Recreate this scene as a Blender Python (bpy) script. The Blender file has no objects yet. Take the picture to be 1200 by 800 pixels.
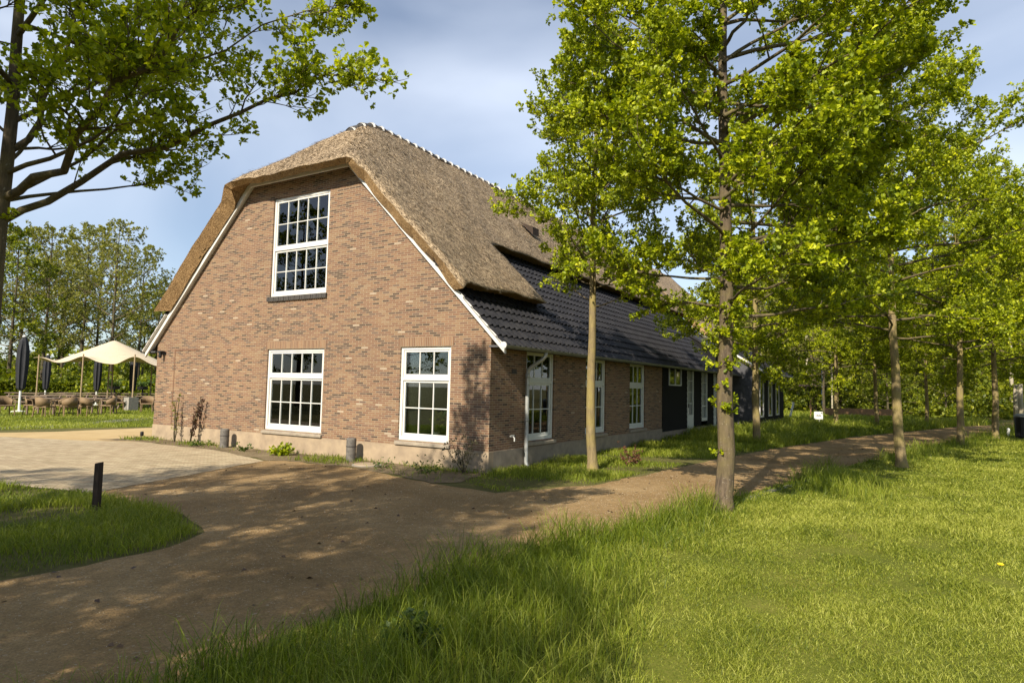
import bpy, bmesh, math, random
import numpy as np
from mathutils import Vector, Matrix
from mathutils.geometry import tessellate_polygon
random.seed(4)
S = bpy.context.scene
COL = S.collection
R_ = math.radians

# ------------------------------------------------------------------ camera, world, sun, exposure
CAM = np.array((6.856, -10.551, 1.65)); YAW, PITCH, ROLL, FPX = 0.544, 0.071, 0.022, 759.0
FW = np.array((-math.sin(YAW) * math.cos(PITCH), math.cos(YAW) * math.cos(PITCH), math.sin(PITCH)))
_r = np.array((math.cos(YAW), math.sin(YAW), 0.0)); _u = np.cross(_r, FW)
RT = math.cos(ROLL) * _r + math.sin(ROLL) * _u
UP = -math.sin(ROLL) * _r + math.cos(ROLL) * _u
cam = bpy.data.cameras.new('camera'); co = bpy.data.objects.new('camera', cam); COL.objects.link(co)
co.matrix_world = Matrix(((RT[0], UP[0], -FW[0], CAM[0]), (RT[1], UP[1], -FW[1], CAM[1]), (RT[2], UP[2], -FW[2], CAM[2]), (0, 0, 0, 1)))
cam.sensor_width = 36; cam.lens = FPX / 1200 * 36; cam.clip_end = 2000; cam.clip_start = 0.1
S.camera = co

SUN_EL, SUN_AZ = R_(35), R_(4.5)           # the sun stands over the -Y side, a little towards +X
sun_dir = Vector((math.sin(SUN_AZ) * math.cos(SUN_EL), -math.cos(SUN_AZ) * math.cos(SUN_EL), math.sin(SUN_EL)))
W = bpy.data.worlds.new('World'); S.world = W; W.use_nodes = True
nt = W.node_tree; nt.nodes.clear()
wo = nt.nodes.new('ShaderNodeOutputWorld'); bg = nt.nodes.new('ShaderNodeBackground'); bg.inputs[1].default_value = 0.074
sky = nt.nodes.new('ShaderNodeTexSky'); sky.sky_type = 'NISHITA'; sky.sun_disc = False
sky.sun_elevation = SUN_EL; sky.sun_rotation = R_(180) - SUN_AZ; sky.air_density = 1.0; sky.dust_density = 0.3; sky.ozone_density = 3.2
tc = nt.nodes.new('ShaderNodeTexCoord')
mp = nt.nodes.new('ShaderNodeMapping'); mp.inputs['Scale'].default_value = (1.2, 2.0, 4.5); mp.inputs['Rotation'].default_value = (0.2, 0.25, 0.5)
nz = nt.nodes.new('ShaderNodeTexNoise'); nz.inputs['Scale'].default_value = 0.9; nz.inputs['Detail'].default_value = 5; nz.inputs['Roughness'].default_value = 0.4; nz.inputs['Distortion'].default_value = 0.7
rp = nt.nodes.new('ShaderNodeValToRGB'); rp.color_ramp.elements[0].position = 0.34; rp.color_ramp.elements[1].position = 0.86
rp.color_ramp.elements[0].color = (0.12, 0.12, 0.12, 1); rp.color_ramp.elements[1].color = (0.70, 0.70, 0.70, 1)
mx = nt.nodes.new('ShaderNodeMix'); mx.data_type = 'RGBA'; mx.inputs[7].default_value = (10.4, 11.2, 12.6, 1)
L = nt.links.new
L(tc.outputs['Generated'], mp.inputs[0]); L(mp.outputs[0], nz.inputs['Vector']); L(nz.outputs[0], rp.inputs[0])
L(rp.outputs[0], mx.inputs[0]); L(sky.outputs[0], mx.inputs[6]); L(mx.outputs[2], bg.inputs[0]); L(bg.outputs[0], wo.inputs[0])
sl = bpy.data.lights.new('sun', 'SUN'); so = bpy.data.objects.new('sun', sl); COL.objects.link(so)
sl.energy = 5.0; sl.angle = R_(0.53); sl.color = (1.0, 0.90, 0.74)
so.rotation_euler = (-sun_dir).to_track_quat('-Z', 'Y').to_euler(); so.location = (0, -30, 30)
S.view_settings.view_transform = 'Standard'; S.view_settings.look = 'None'; S.view_settings.exposure = 0.72; S.view_settings.gamma = 1.0
S.view_settings.use_curve_mapping = False
try:
    S.cycles.max_bounces = 6; S.cycles.transparent_max_bounces = 12; S.cycles.use_denoising = True
    S.cycles.diffuse_bounces = 3; S.cycles.glossy_bounces = 3; S.cycles.transmission_bounces = 4; S.cycles.sample_clamp_indirect = 6
except Exception: pass

def at(px, py, z=0.0):
    d = RT * ((px - 600) / FPX) - UP * ((py - 400) / FPX) + FW
    t = (z - CAM[2]) / d[2]
    return CAM + d * t
def deep(px, py, dist):
    return CAM + (RT * ((px - 600) / FPX) - UP * ((py - 400) / FPX) + FW) * dist

# ------------------------------------------------------------------ materials
class NT:
    def __init__(s, name):
        s.m = bpy.data.materials.new(name); s.m.use_nodes = True; s.t = s.m.node_tree; s.t.nodes.clear()
        s.out = s.n('ShaderNodeOutputMaterial')
    def n(s, ty, **k):
        x = s.t.nodes.new(ty)
        for a, b in k.items(): setattr(x, a, b)
        return x
    def l(s, a, b): s.t.links.new(a, b)
    def coord(s, scale=(1, 1, 1), which='Object'):
        c = s.n('ShaderNodeTexCoord'); m = s.n('ShaderNodeMapping'); m.inputs['Scale'].default_value = scale
        s.l(c.outputs[which], m.inputs[0]); return m.outputs[0]
    def noise(s, vec, scale, detail=4, rough=0.55, dist=0.0):
        x = s.n('ShaderNodeTexNoise'); x.inputs['Scale'].default_value = scale; x.inputs['Detail'].default_value = detail
        x.inputs['Roughness'].default_value = rough; x.inputs['Distortion'].default_value = dist
        s.l(vec, x.inputs['Vector']); return x.outputs[0]
    def ramp(s, fac, stops, interp='LINEAR'):
        x = s.n('ShaderNodeValToRGB'); e = x.color_ramp.elements; x.color_ramp.interpolation = interp
        while len(e) < len(stops): e.new(0.5)
        for i, (p, c) in enumerate(stops): e[i].position = p; e[i].color = (*c, 1)
        s.l(fac, x.inputs[0]); return x.outputs[0]
    def mix(s, fac, a, b, mode='MIX'):
        x = s.n('ShaderNodeMix', data_type='RGBA', blend_type=mode)
        for v, i in ((fac, 0), (a, 6), (b, 7)):
            if isinstance(v, (int, float)): x.inputs[i].default_value = v
            elif isinstance(v, tuple): x.inputs[i].default_value = (*v, 1)
            else: s.l(v, x.inputs[i])
        return x.outputs[2]
    def bump(s, h, strength=0.4, dist=0.01):
        x = s.n('ShaderNodeBump'); x.inputs['Strength'].default_value = strength; x.inputs['Distance'].default_value = dist
        s.l(h, x.inputs['Height']); return x.outputs[0]
    def bsdf(s, col, rough=0.7, nrm=None, spec=0.4, metal=0.0):
        b = s.n('ShaderNodeBsdfPrincipled'); b.inputs['Metallic'].default_value = metal
        if isinstance(rough, float): b.inputs['Roughness'].default_value = rough
        else: s.l(rough, b.inputs['Roughness'])
        b.inputs['Specular IOR Level'].default_value = spec
        if isinstance(col, tuple): b.inputs['Base Color'].default_value = (*col, 1)
        else: s.l(col, b.inputs['Base Color'])
        if nrm is not None: s.l(nrm, b.inputs['Normal'])
        s.l(b.outputs[0], s.out.inputs[0]); return b

def simple(name, a, b=None, scale=8, rough=0.6, bump=0.15, spec=0.4, metal=0.0, stretch=(1, 1, 1), dist=0.006):
    t = NT(name); v = t.coord(stretch); n = t.noise(v, scale, 6, 0.6)
    b = b or tuple(c * 0.75 for c in a)
    t.bsdf(t.ramp(n, [(0.3, b), (0.7, a)]), rough, t.bump(n, bump, dist), spec, metal); return t.m

def brick_mat(name, axis, soldier=False):
    t = NT(name); c = t.n('ShaderNodeTexCoord'); s = t.n('ShaderNodeSeparateXYZ'); t.l(c.outputs['Object'], s.inputs[0])
    k = t.n('ShaderNodeCombineXYZ')
    if soldier: t.l(s.outputs[2], k.inputs[0]); t.l(s.outputs[axis], k.inputs[1])
    else: t.l(s.outputs[axis], k.inputs[0]); t.l(s.outputs[2], k.inputs[1])
    wob = t.noise(c.outputs['Object'], 7, 3)
    va = t.n('ShaderNodeVectorMath', operation='MULTIPLY_ADD'); t.l(wob, va.inputs[0]); va.inputs[1].default_value = (0.008, 0.008, 0); t.l(k.outputs[0], va.inputs[2])
    b = t.n('ShaderNodeTexBrick'); t.l(va.outputs[0], b.inputs['Vector'])
    b.inputs['Scale'].default_value = 1; b.inputs['Brick Width'].default_value = 0.19; b.inputs['Row Height'].default_value = 0.046
    b.inputs['Mortar Size'].default_value = 0.0055; b.inputs['Mortar Smooth'].default_value = 0.25
    b.inputs['Color1'].default_value = (0, 0, 0, 1); b.inputs['Color2'].default_value = (1, 1, 1, 1); b.inputs['Mortar'].default_value = (0.5, 0.5, 0.5, 1)
    if soldier: b.offset = 0
    col = t.ramp(b.outputs['Color'], [(0, (.055, .045, .042)), (.08, (.11, .08, .068)), (.16, (.235, .132, .086)), (.32, (.29, .178, .108)), (.48, (.20, .12, .088)),
                 (.60, (.31, .208, .126)), (.76, (.26, .152, .10)), (.88, (.145, .108, .092)), (.95, (.34, .25, .16)), (.992, (.52, .45, .34))], 'CONSTANT')
    if soldier: col = t.ramp(b.outputs['Color'], [(0, (.22, .125, .078)), (.3, (.33, .205, .122)), (.6, (.26, .155, .10)), (.85, (.34, .225, .135))], 'CONSTANT')
    col = t.mix(.25, col, (.235, .150, .098))
    col = t.mix(1.0, col, (.80, .765, .755), 'MULTIPLY')
    n1 = t.noise(c.outputs['Object'], 55, 5, 0.7); n2 = t.noise(c.outputs['Object'], 0.7, 4)
    col = t.mix(0.55, col, t.ramp(n1, [(0.25, (.55, .55, .55)), (.75, (1.25, 1.22, 1.2))]), 'MULTIPLY')
    col = t.mix(0.5, col, t.ramp(n2, [(0.3, (.74, .72, .73)), (.7, (1.18, 1.15, 1.10))]), 'MULTIPLY')
    col = t.mix(b.outputs['Fac'], col, (.33, .265, .18))
    inv = t.n('ShaderNodeMath', operation='SUBTRACT'); inv.inputs[0].default_value = 1.0; t.l(b.outputs['Fac'], inv.inputs[1])
    ad = t.n('ShaderNodeMath', operation='MULTIPLY_ADD'); t.l(n1, ad.inputs[0]); ad.inputs[1].default_value = 0.45; t.l(inv.outputs[0], ad.inputs[2])
    t.bsdf(col, 0.85, t.bump(ad.outputs[0], 0.75, 0.008), 0.2); return t.m

def leaf_mat(name, dark, mid, light, trans=0.35):
    t = NT(name); a = t.n('ShaderNodeAttribute'); a.attribute_name = 'tint'
    col = t.ramp(a.outputs['Fac'], [(0.0, dark), (0.5, mid), (1.0, light)])
    d = t.n('ShaderNodeBsdfPrincipled'); t.l(col, d.inputs['Base Color']); d.inputs['Roughness'].default_value = 0.5; d.inputs['Specular IOR Level'].default_value = 0.35
    tr = t.n('ShaderNodeBsdfTranslucent'); hs = t.mix(1.0, col, (1.25, 1.3, 0.5), 'MULTIPLY'); t.l(hs, tr.inputs[0])
    m = t.n('ShaderNodeMixShader'); m.inputs[0].default_value = trans
    t.l(d.outputs[0], m.inputs[1]); t.l(tr.outputs[0], m.inputs[2]); t.l(m.outputs[0], t.out.inputs[0]); return t.m

M = {}
M['brick_front'] = brick_mat('brick_front', 0); M['brick_side'] = brick_mat('brick_side', 1); M['brick_soldier'] = brick_mat('brick_soldier', 0, True)
M['plinth'] = simple('plinth_render', (.37, .285, .19), (.235, .18, .125), 3, 0.9, 0.3)
M['plinth_grey'] = simple('plinth_grey', (.30, .25, .19), (.20, .165, .125), 4, 0.9, 0.3)
M['white'] = simple('white_paint', (.62, .61, .58), (.56, .55, .52), 3, 0.4, 0.05)
M['fascia'] = simple('grey_white_paint', (.66, .64, .60), (.56, .54, .50), 6, 0.5, 0.08)
M['frame_grey'] = simple('greyish_paint', (.60, .61, .57), (.52, .53, .49), 3, 0.45, 0.05)
M['zinc'] = simple('zinc', (.30, .31, .31), (.20, .21, .21), 9, 0.42, 0.05, 0.5, 0.7)
M['black_wood'] = simple('black_timber', (.016, .0155, .016), (.008, .008, .008), 6, 0.8, 0.4, 0.12, 0, (1, 1, 14))
M['slate_board'] = simple('dark_board', (.105, .105, .112), (.06, .06, .065), 8, 0.8, 0.3, 0.15)
M['tile'] = simple('black_pantile', (.030, .029, .031), (.010, .010, .013), 5, 0.5, 0.05, 0.22)
M['sill_dark'] = simple('dark_brick_sill', (.075, .068, .062), (.035, .032, .03), 40, 0.8, 0.4)
M['stone'] = simple('sill_stone', (.33, .28, .21), (.22, .185, .145), 10, 0.8, 0.25)
M['concrete'] = simple('concrete', (.32, .30, .26), (.20, .185, .16), 9, 0.9, 0.3)
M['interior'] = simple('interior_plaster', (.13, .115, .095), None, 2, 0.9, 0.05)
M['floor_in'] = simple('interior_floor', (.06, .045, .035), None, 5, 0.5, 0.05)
M['bollard'] = simple('weathered_bollard', (.16, .145, .125), (.07, .066, .062), 12, 0.8, 0.3)
M['post_wood'] = simple('dark_post_wood', (.060, .040, .028), (.028, .02, .015), 18, 0.85, 0.6, 0.3, 0, (1, 1, .2))
M['rail_wood'] = simple('rail_wood', (.30, .17, .08), (.20, .11, .055), 12, 0.8, 0.4)
M['teak'] = simple('grey_teak', (.20, .145, .10), (.12, .085, .06), 14, 0.75, 0.3)
M['tent_pole'] = simple('pole_wood', (.36, .27, .16), (.26, .19, .11), 10, .7, .2)
M['rattan'] = simple('rattan', (.25, .17, .09), (.14, .09, .045), 50, 0.7, 0.5)
M['metal_dark'] = simple('dark_metal', (.03, .03, .032), None, 10, 0.45, 0.05, 0.5, 0.6)
M['canvas'] = simple('tent_canvas', (.58, .485, .34), (.52, .43, .30), 3, 0.8, 0.1)
M['umbrella'] = simple('black_canvas', (.025, .026, .032), (.014, .015, .018), 8, 0.8, 0.3)
M['orange'] = simple('orange_plastic', (.85, .12, .02), None, 5, 0.5, 0.02)
M['yellow'] = simple('yellow_petal', (.85, .62, .02), None, 30, 0.6, 0.1)
M['sign_white'] = simple('sign_white', (.80, .80, .76), None, 4, 0.4, 0.02)
M['sign_text'] = simple('sign_text', (.04, .04, .05), None, 4, 0.6, 0.02)
M['ceramic'] = simple('pot_ceramic', (.5, .46, .4), None, 8, 0.5, 0.05)
M['blue_pole'] = simple('blue_paint', (.12, .2, .45), None, 5, 0.5, 0.02)

def bark_mat(name, a, b, moss, amt):
    t = NT(name); v = t.coord((1, 1, .22)); n = t.noise(v, 22, 8, 0.65, 0.5); v2 = t.coord(); n2 = t.noise(v2, 3.5, 5); n3 = t.noise(v2, 40, 3)
    col = t.ramp(n, [(0.3, b), (0.65, a)])
    col = t.mix(t.ramp(n2, [(0.42, (0, 0, 0)), (0.62, (amt, amt, amt))]), col, moss)
    col = t.mix(t.ramp(n3, [(0.66, (0, 0, 0)), (0.70, (.5, .5, .5))]), col, (.36, .33, .26))
    t.bsdf(col, 0.9, t.bump(n, 0.8, 0.02), 0.2); return t.m
M['bark'] = bark_mat('oak_bark', (.14, .105, .07), (.045, .034, .025), (.17, .14, .05), 0.45)
M['bark_smooth'] = bark_mat('young_oak_bark', (.255, .195, .10), (.13, .10, .055), (.27, .22, .065), 0.6)
M['bark_dark'] = bark_mat('dark_bark', (.085, .065, .045), (.035, .028, .02), (.12, .12, .04), 0.4)
M['limb'] = bark_mat('limb_bark', (.135, .105, .068), (.05, .04, .028), (.17, .145, .05), 0.5)
M['bark_pale'] = bark_mat('pale_bark', (.42, .37, .28), (.26, .22, .16), (.3, .3, .15), 0.3)
M['leaf'] = leaf_mat('oak_leaf', (.075, .115, .006), (.27, .325, .008), (.56, .57, .014), 0.34)
M['leaf_dark'] = leaf_mat('oak_leaf_olive', (.10, .145, .007), (.31, .365, .010), (.56, .57, .018), 0.45)
M['leaf_wood'] = leaf_mat('woodland_leaf', (.045, .072, .007), (.15, .185, .012), (.34, .35, .02), 0.40)
M['leaf_pale'] = leaf_mat('spring_leaf', (.11, .125, .030), (.21, .215, .045), (.33, .31, .06), 0.42)
M['leaf_bush'] = leaf_mat('bush_leaf', (.035, .07, .014), (.07, .12, .022), (.14, .18, .03), 0.3)
M['leaf_red'] = leaf_mat('red_leaf', (.10, .045, .03), (.17, .075, .045), (.22, .13, .06), 0.3)
M['leaf_brown'] = leaf_mat('brown_leaf', (.045, .025, .018), (.08, .045, .03), (.15, .09, .05), 0.2)
M['leaf_grey'] = leaf_mat('dry_leaf', (.12, .11, .07), (.2, .17, .11), (.3, .25, .17), 0.3)
M['grass'] = leaf_mat('grass_blade', (.065, .105, .009), (.20, .25, .017), (.42, .43, .08), 0.42)
M['grass_lawn'] = leaf_mat('lawn_blade', (.085, .12, .012), (.245, .28, .026), (.46, .47, .10), 0.38)

def ground_mat(name, stops, s1, s2, bump=0.5, bd=0.02, rough=0.95):
    t = NT(name); v = t.coord(); a = t.noise(v, s1, 8, 0.6, 0.3); b = t.noise(v, s2, 6, 0.75)
    f = t.n('ShaderNodeMath', operation='MULTIPLY_ADD'); t.l(b, f.inputs[0]); f.inputs[1].default_value = 0.5
    g = t.n('ShaderNodeMath', operation='MULTIPLY'); t.l(a, g.inputs[0]); g.inputs[1].default_value = 0.5; t.l(g.outputs[0], f.inputs[2])
    t.bsdf(t.ramp(f.outputs[0], stops), rough, t.bump(b, bump, bd), 0.15); return t.m
M['ground'] = ground_mat('meadow_soil', [(.36, (.075, .065, .028)), (.5, (.12, .115, .034)), (.64, (.18, .15, .06))], 0.9, 30, .9, .04)
M['lawn'] = ground_mat('mown_lawn', [(.36, (.060, .075, .010)), (.5, (.115, .130, .016)), (.64, (.20, .185, .04))], 0.9, 45)
M['soil'] = ground_mat('bed_soil', [(.36, (.10, .075, .045)), (.5, (.19, .145, .085)), (.64, (.28, .215, .13))], 1.6, 30, 0.9, 0.04)
M['sand'] = ground_mat('sand_path', [(.36, (.38, .27, .125)), (.6, (.50, .37, .19))], 1, 60)
M['strip'] = ground_mat('stone_strip', [(.36, (.15, .14, .12)), (.6, (.26, .24, .20))], 2, 40)

def gravel_mat():
    t = NT('gravel'); v = t.coord(); big = t.noise(v, 0.55, 6, 0.6, 0.4); fine = t.noise(v, 48, 4, 0.85); mid = t.noise(v, 7, 7, 0.75)
    vo = t.n('ShaderNodeTexVoronoi'); vo.inputs['Scale'].default_value = 55; t.l(v, vo.inputs['Vector'])
    col = t.ramp(big, [(0.3, (.205, .133, .060)), (0.5, (.285, .192, .092)), (0.7, (.36, .255, .132))])
    col = t.mix(0.65, col, t.ramp(fine, [(0.3, (.42, .41, .40)), (0.7, (1.5, 1.48, 1.42))]), 'MULTIPLY')
    col = t.mix(0.6, col, t.ramp(mid, [(0.32, (.66, .64, .62)), (0.68, (1.2, 1.18, 1.15))]), 'MULTIPLY')
    col = t.mix(t.ramp(vo.outputs['Color'], [(0.86, (0, 0, 0)), (0.93, (.6, .6, .6))]), col, (.42, .36, .27))
    ad = t.n('ShaderNodeMath', operation='ADD'); t.l(fine, ad.inputs[0]); t.l(vo.outputs['Distance'], ad.inputs[1])
    t.bsdf(col, 0.95, t.bump(ad.outputs[0], 0.7, 0.015), 0.15); return t.m
M['gravel'] = gravel_mat()
def paver_mat():
    t = NT('clay_pavers'); c = t.n('ShaderNodeTexCoord'); m = t.n('ShaderNodeMapping'); m.inputs['Rotation'].default_value = (0, 0, -0.62); t.l(c.outputs['Object'], m.inputs[0])
    b = t.n('ShaderNodeTexBrick'); t.l(m.outputs[0], b.inputs['Vector']); b.inputs['Scale'].default_value = 1; b.inputs['Brick Width'].default_value = 0.22
    b.inputs['Row Height'].default_value = 0.1; b.inputs['Mortar Size'].default_value = 0.011; b.inputs['Mortar Smooth'].default_value = 0.5
    b.inputs['Color1'].default_value = (0, 0, 0, 1); b.inputs['Color2'].default_value = (1, 1, 1, 1)
    col = t.ramp(b.outputs['Color'], [(0, (.34, .275, .175)), (.25, (.43, .355, .235)), (.5, (.39, .31, .205)), (.75, (.46, .385, .26))], 'CONSTANT')
    n1 = t.noise(c.outputs['Object'], 30, 5, 0.7); n2 = t.noise(c.outputs['Object'], .8, 5, .6)
    col = t.mix(.5, col, t.ramp(n1, [(.3, (.7, .7, .7)), (.7, (1.2, 1.2, 1.2))]), 'MULTIPLY')
    col = t.mix(.7, col, t.ramp(n2, [(.3, (.8, .78, .74)), (.7, (1.1, 1.08, 1.05))]), 'MULTIPLY')
    col = t.mix(b.outputs['Fac'], col, (.25, .20, .125))
    inv = t.n('ShaderNodeMath', operation='SUBTRACT'); inv.inputs[0].default_value = 1.0; t.l(b.outputs['Fac'], inv.inputs[1])
    t.bsdf(col, 0.9, t.bump(inv.outputs[0], 0.7, 0.012), 0.2); return t.m
M['pavers'] = paver_mat()
def thatch_mat(name, a, b, c_, s=26):
    t = NT(name); v = t.coord((.5, 1.7, .5)); f = t.noise(v, s, 3, 0.8); v2 = t.coord(); m = t.noise(v2, 6, 6, 0.75); g = t.noise(v2, 0.6, 5)
    col = t.ramp(f, [(0.38, b), (0.5, a), (0.63, c_)])
    col = t.mix(.75, col, t.ramp(m, [(.3, (.62, .60, .58)), (.7, (1.25, 1.22, 1.18))]), 'MULTIPLY')
    col = t.mix(.8, col, t.ramp(g, [(.3, (.78, .77, .76)), (.7, (1.15, 1.12, 1.05))]), 'MULTIPLY')
    ad = t.n('ShaderNodeMath', operation='ADD'); t.l(f, ad.inputs[0]); t.l(m, ad.inputs[1])
    t.bsdf(col, 0.9, t.bump(ad.outputs[0], 1.0, 0.045), 0.15); return t.m
M['thatch'] = thatch_mat('reed_thatch', (.325, .248, .165), (.050, .037, .025), (.68, .55, .39))
M['thatch_edge'] = thatch_mat('cut_reed_edge', (.38, .25, .125), (.18, .11, .055), (.52, .37, .20), 45)
def glass_mat():
    t = NT('window_glass'); fr = t.n('ShaderNodeFresnel'); fr.inputs[0].default_value = 1.55
    
    g = t.n('ShaderNodeBsdfGlossy'); g.inputs['Roughness'].default_value = 0.01; g.inputs[0].default_value = (.95, .97, 1, 1)
    x = t.n('ShaderNodeBsdfTransparent'); x.inputs[0].default_value = (.62, .67, .66, 1)
    ml = t.n('ShaderNodeMath', operation='MULTIPLY_ADD'); t.l(fr.outputs[0], ml.inputs[0]); ml.inputs[1].default_value = 1.15; ml.inputs[2].default_value = 0.01
    m = t.n('ShaderNodeMixShader'); t.l(ml.outputs[0], m.inputs[0]); t.l(x.outputs[0], m.inputs[1]); t.l(g.outputs[0], m.inputs[2]); t.l(m.outputs[0], t.out.inputs[0]); return t.m
M['glass'] = glass_mat()

# ------------------------------------------------------------------ helpers
def link(name, me, parent=None, mats=()):
    o = bpy.data.objects.new(name, me); COL.objects.link(o)
    for m in mats: me.materials.append(m)
    if parent is not None: o.parent = parent
    return o
def tag(o, label=None, cat=None, group=None, kind=None):
    if label: o['label'] = label
    if cat: o['category'] = cat
    if group: o['group'] = group
    if kind: o['kind'] = kind
    return o
def empty(name, label, cat, loc=(0, 0, 0), rz=0.0, group=None):
    o = bpy.data.objects.new(name, None); COL.objects.link(o); o.location = loc; o.rotation_euler = (0, 0, rz); o.empty_display_size = 0.2
    return tag(o, label, cat, group)
def copy_tree(o, parent=None):
    c = o.copy(); COL.objects.link(c)
    if parent is not None: c.parent = parent
    for ch in [x for x in bpy.data.objects if x.parent == o]: copy_tree(ch, c)
    return c
class B:
    """collects shapes for one mesh"""
    def __init__(s): s.v = []; s.f = []; s.mi = []
    def add(s, v, f, mi=0):
        k = len(s.v); s.v += [tuple(p) for p in v]; s.f += [tuple(i + k for i in q) for q in f]; s.mi += [mi] * len(f); return s
    def box(s, a, b, mi=0):
        x0, y0, z0 = a; x1, y1, z1 = b
        return s.add([(x0, y0, z0), (x1, y0, z0), (x1, y1, z0), (x0, y1, z0), (x0, y0, z1), (x1, y0, z1), (x1, y1, z1), (x0, y1, z1)],
                     [(3, 2, 1, 0), (4, 5, 6, 7), (0, 1, 5, 4), (1, 2, 6, 5), (2, 3, 7, 6), (3, 0, 4, 7)], mi)
    def tube(s, pts, rad, n=10, mi=0, cap=True):
        pts = [Vector(p) for p in pts]; rad = rad if isinstance(rad, (list, tuple)) else [rad] * len(pts); vs = []; fs = []
        ref = None
        for i, p in enumerate(pts):
            d = (pts[min(i + 1, len(pts) - 1)] - pts[max(i - 1, 0)]).normalized()
            if ref is None: ref = d.orthogonal().normalized()
            ref = (ref - d * ref.dot(d)).normalized(); o = d.cross(ref)
            for k in range(n):
                a = 2 * math.pi * k / n; vs.append(p + (ref * math.cos(a) + o * math.sin(a)) * rad[i])
        for i in range(len(pts) - 1):
            for k in range(n):
                a, b = i * n + k, i * n + (k + 1) % n; fs.append((a, b, b + n, a + n))
        if cap: fs.append(tuple(range(n - 1, -1, -1))); fs.append(tuple(range((len(pts) - 1) * n, len(pts) * n)))
        return s.add(vs, fs, mi)
    def lathe(s, prof, c=(0, 0, 0), n=16, mi=0, fn=None):
        vs = []; fs = []
        for r, z in prof:
            for k in range(n):
                a = 2 * math.pi * k / n; q = r * (fn(k, z) if fn else 1); vs.append((c[0] + q * math.cos(a), c[1] + q * math.sin(a), c[2] + z))
        for i in range(len(prof) - 1):
            for k in range(n):
                a, b = i * n + k, i * n + (k + 1) % n; fs.append((a, b, b + n, a + n))
        fs.append(tuple(range(n - 1, -1, -1))); fs.append(tuple(range((len(prof) - 1) * n, len(prof) * n)))
        return s.add(vs, fs, mi)
    def prism(s, poly, axis, a, b, mi=0):
        """poly: 2-D outline in the plane across `axis`, extruded from a to b"""
        def P(u, w, t): return {0: (t, u, w), 1: (u, t, w), 2: (u, w, t)}[axis]
        n = len(poly); vs = [P(u, w, a) for u, w in poly] + [P(u, w, b) for u, w in poly]
        return s.add(vs, [tuple(range(n)), tuple(range(2 * n - 1, n - 1, -1))] + [(i, i + n, (i + 1) % n + n, (i + 1) % n) for i in range(n)], mi)
    def obj(s, name, mats, parent=None, smooth=False, bevel=0):
        me = bpy.data.meshes.new(name); me.from_pydata(s.v, [], s.f); me.update()
        bm = bmesh.new(); bm.from_mesh(me); bmesh.ops.recalc_face_normals(bm, faces=bm.faces); bm.to_mesh(me); bm.free()
        mats = mats if isinstance(mats, (list, tuple)) else [mats]
        o = link(name, me, parent, mats); me.polygons.foreach_set('material_index', s.mi)
        if smooth: me.polygons.foreach_set('use_smooth', [True] * len(me.polygons))
        if bevel:
            m = o.modifiers.new('bevel', 'BEVEL'); m.width = bevel; m.segments = 2; m.limit_method = 'ANGLE'
        return o

def mesh_np(name, verts, loops, totals, mat, parent=None, tint=None, smooth=False):
    me = bpy.data.meshes.new(name); nv = len(verts); totals = np.asarray(totals, np.int32)
    me.vertices.add(nv); me.vertices.foreach_set('co', np.ascontiguousarray(verts, np.float32).ravel())
    me.loops.add(len(loops)); me.loops.foreach_set('vertex_index', np.asarray(loops, np.int32))
    me.polygons.add(len(totals)); st = np.zeros(len(totals), np.int32); st[1:] = np.cumsum(totals)[:-1]
    me.polygons.foreach_set('loop_start', st)
    try: me.polygons.foreach_set('loop_total', totals)
    except Exception: pass
    if smooth: me.polygons.foreach_set('use_smooth', np.ones(len(totals), bool))
    me.update(calc_edges=True)
    if tint is not None:
        at_ = me.attributes.new('tint', 'FLOAT', 'POINT'); at_.data.foreach_set('value', np.asarray(tint, np.float32))
    return link(name, me, parent, [mat])

def tess_wall(outer, holes, plane, depth, name, mats, parent, off=0.0):
    """wall sheet with window holes and reveals. plane 'y' (x,z) at y=off or 'x' (y,z) at x=off; reveals go `depth` inwards"""
    loops = [[Vector((u, w, 0)) for u, w in outer]] + [[Vector((u, w, 0)) for u, w in h] for h in holes]
    tri = tessellate_polygon(loops); flat = [p for l in loops for p in l]
    def P(p, d=0): return (p[0], off + d, p[1]) if plane == 'y' else (off - d, p[0], p[1])
    b = B(); b.add([P(p) for p in flat], tri)
    for h in holes:
        n = len(h); b.add([P(p) for p in h] + [P(p, depth) for p in h], [(i, (i + 1) % n, (i + 1) % n + n, i + n) for i in range(n)])
    return b.obj(name, mats, parent)

# ------------------------------------------------------------------ ground
def noisy(poly, amp, step, rng, closed=True):
    out = []; n = len(poly)
    for i in range(n if closed else n - 1):
        a = np.array(poly[i]); b = np.array(poly[(i + 1) % n]); d = b - a; l = np.hypot(*d); k = max(1, int(l / step)) if max(abs(a).max(), abs(b).max()) < 30 else max(1, int(l / 4))
        nn = np.array((-d[1], d[0])) / max(l, 1e-6)
        for j in range(k): out.append(tuple(a + d * j / k + (nn * rng.normal(0, amp) if j else 0)))
    return out
rg = np.random.default_rng(7)
def sheet(name, poly, z, mat, kind='structure', amp=0.03, step=0.25):
    p = noisy(poly, amp, step, rg); tri = tessellate_polygon([[Vector((x, y, 0)) for x, y in p]])
    b = B(); b.add([(x, y, z) for x, y in p], tri); o = b.obj(name, mat); 
    for f in o.data.polygons:
        if f.normal.z < 0: o.data.flip_normals(); break
    return tag(o, kind=kind)
b = B(); b.add([(-600, -600, 0), (600, -600, 0), (600, 600, 0), (-600, 600, 0)], [(0, 1, 2, 3)]); tag(b.obj('ground', M['ground']), kind='structure')
RIGHT = [(1.2, -30), (2.6, -18), (3.35, -11), (3.47, -8.31), (3.38, -7.6), (3.42, -6.87), (3.59, -5.07), (4.09, -2.58), (4.81, 1.52), (5.81, 6.78), (7.83, 15.82), (11.45, 30.54), (16.5, 46), (24, 62)]
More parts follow.
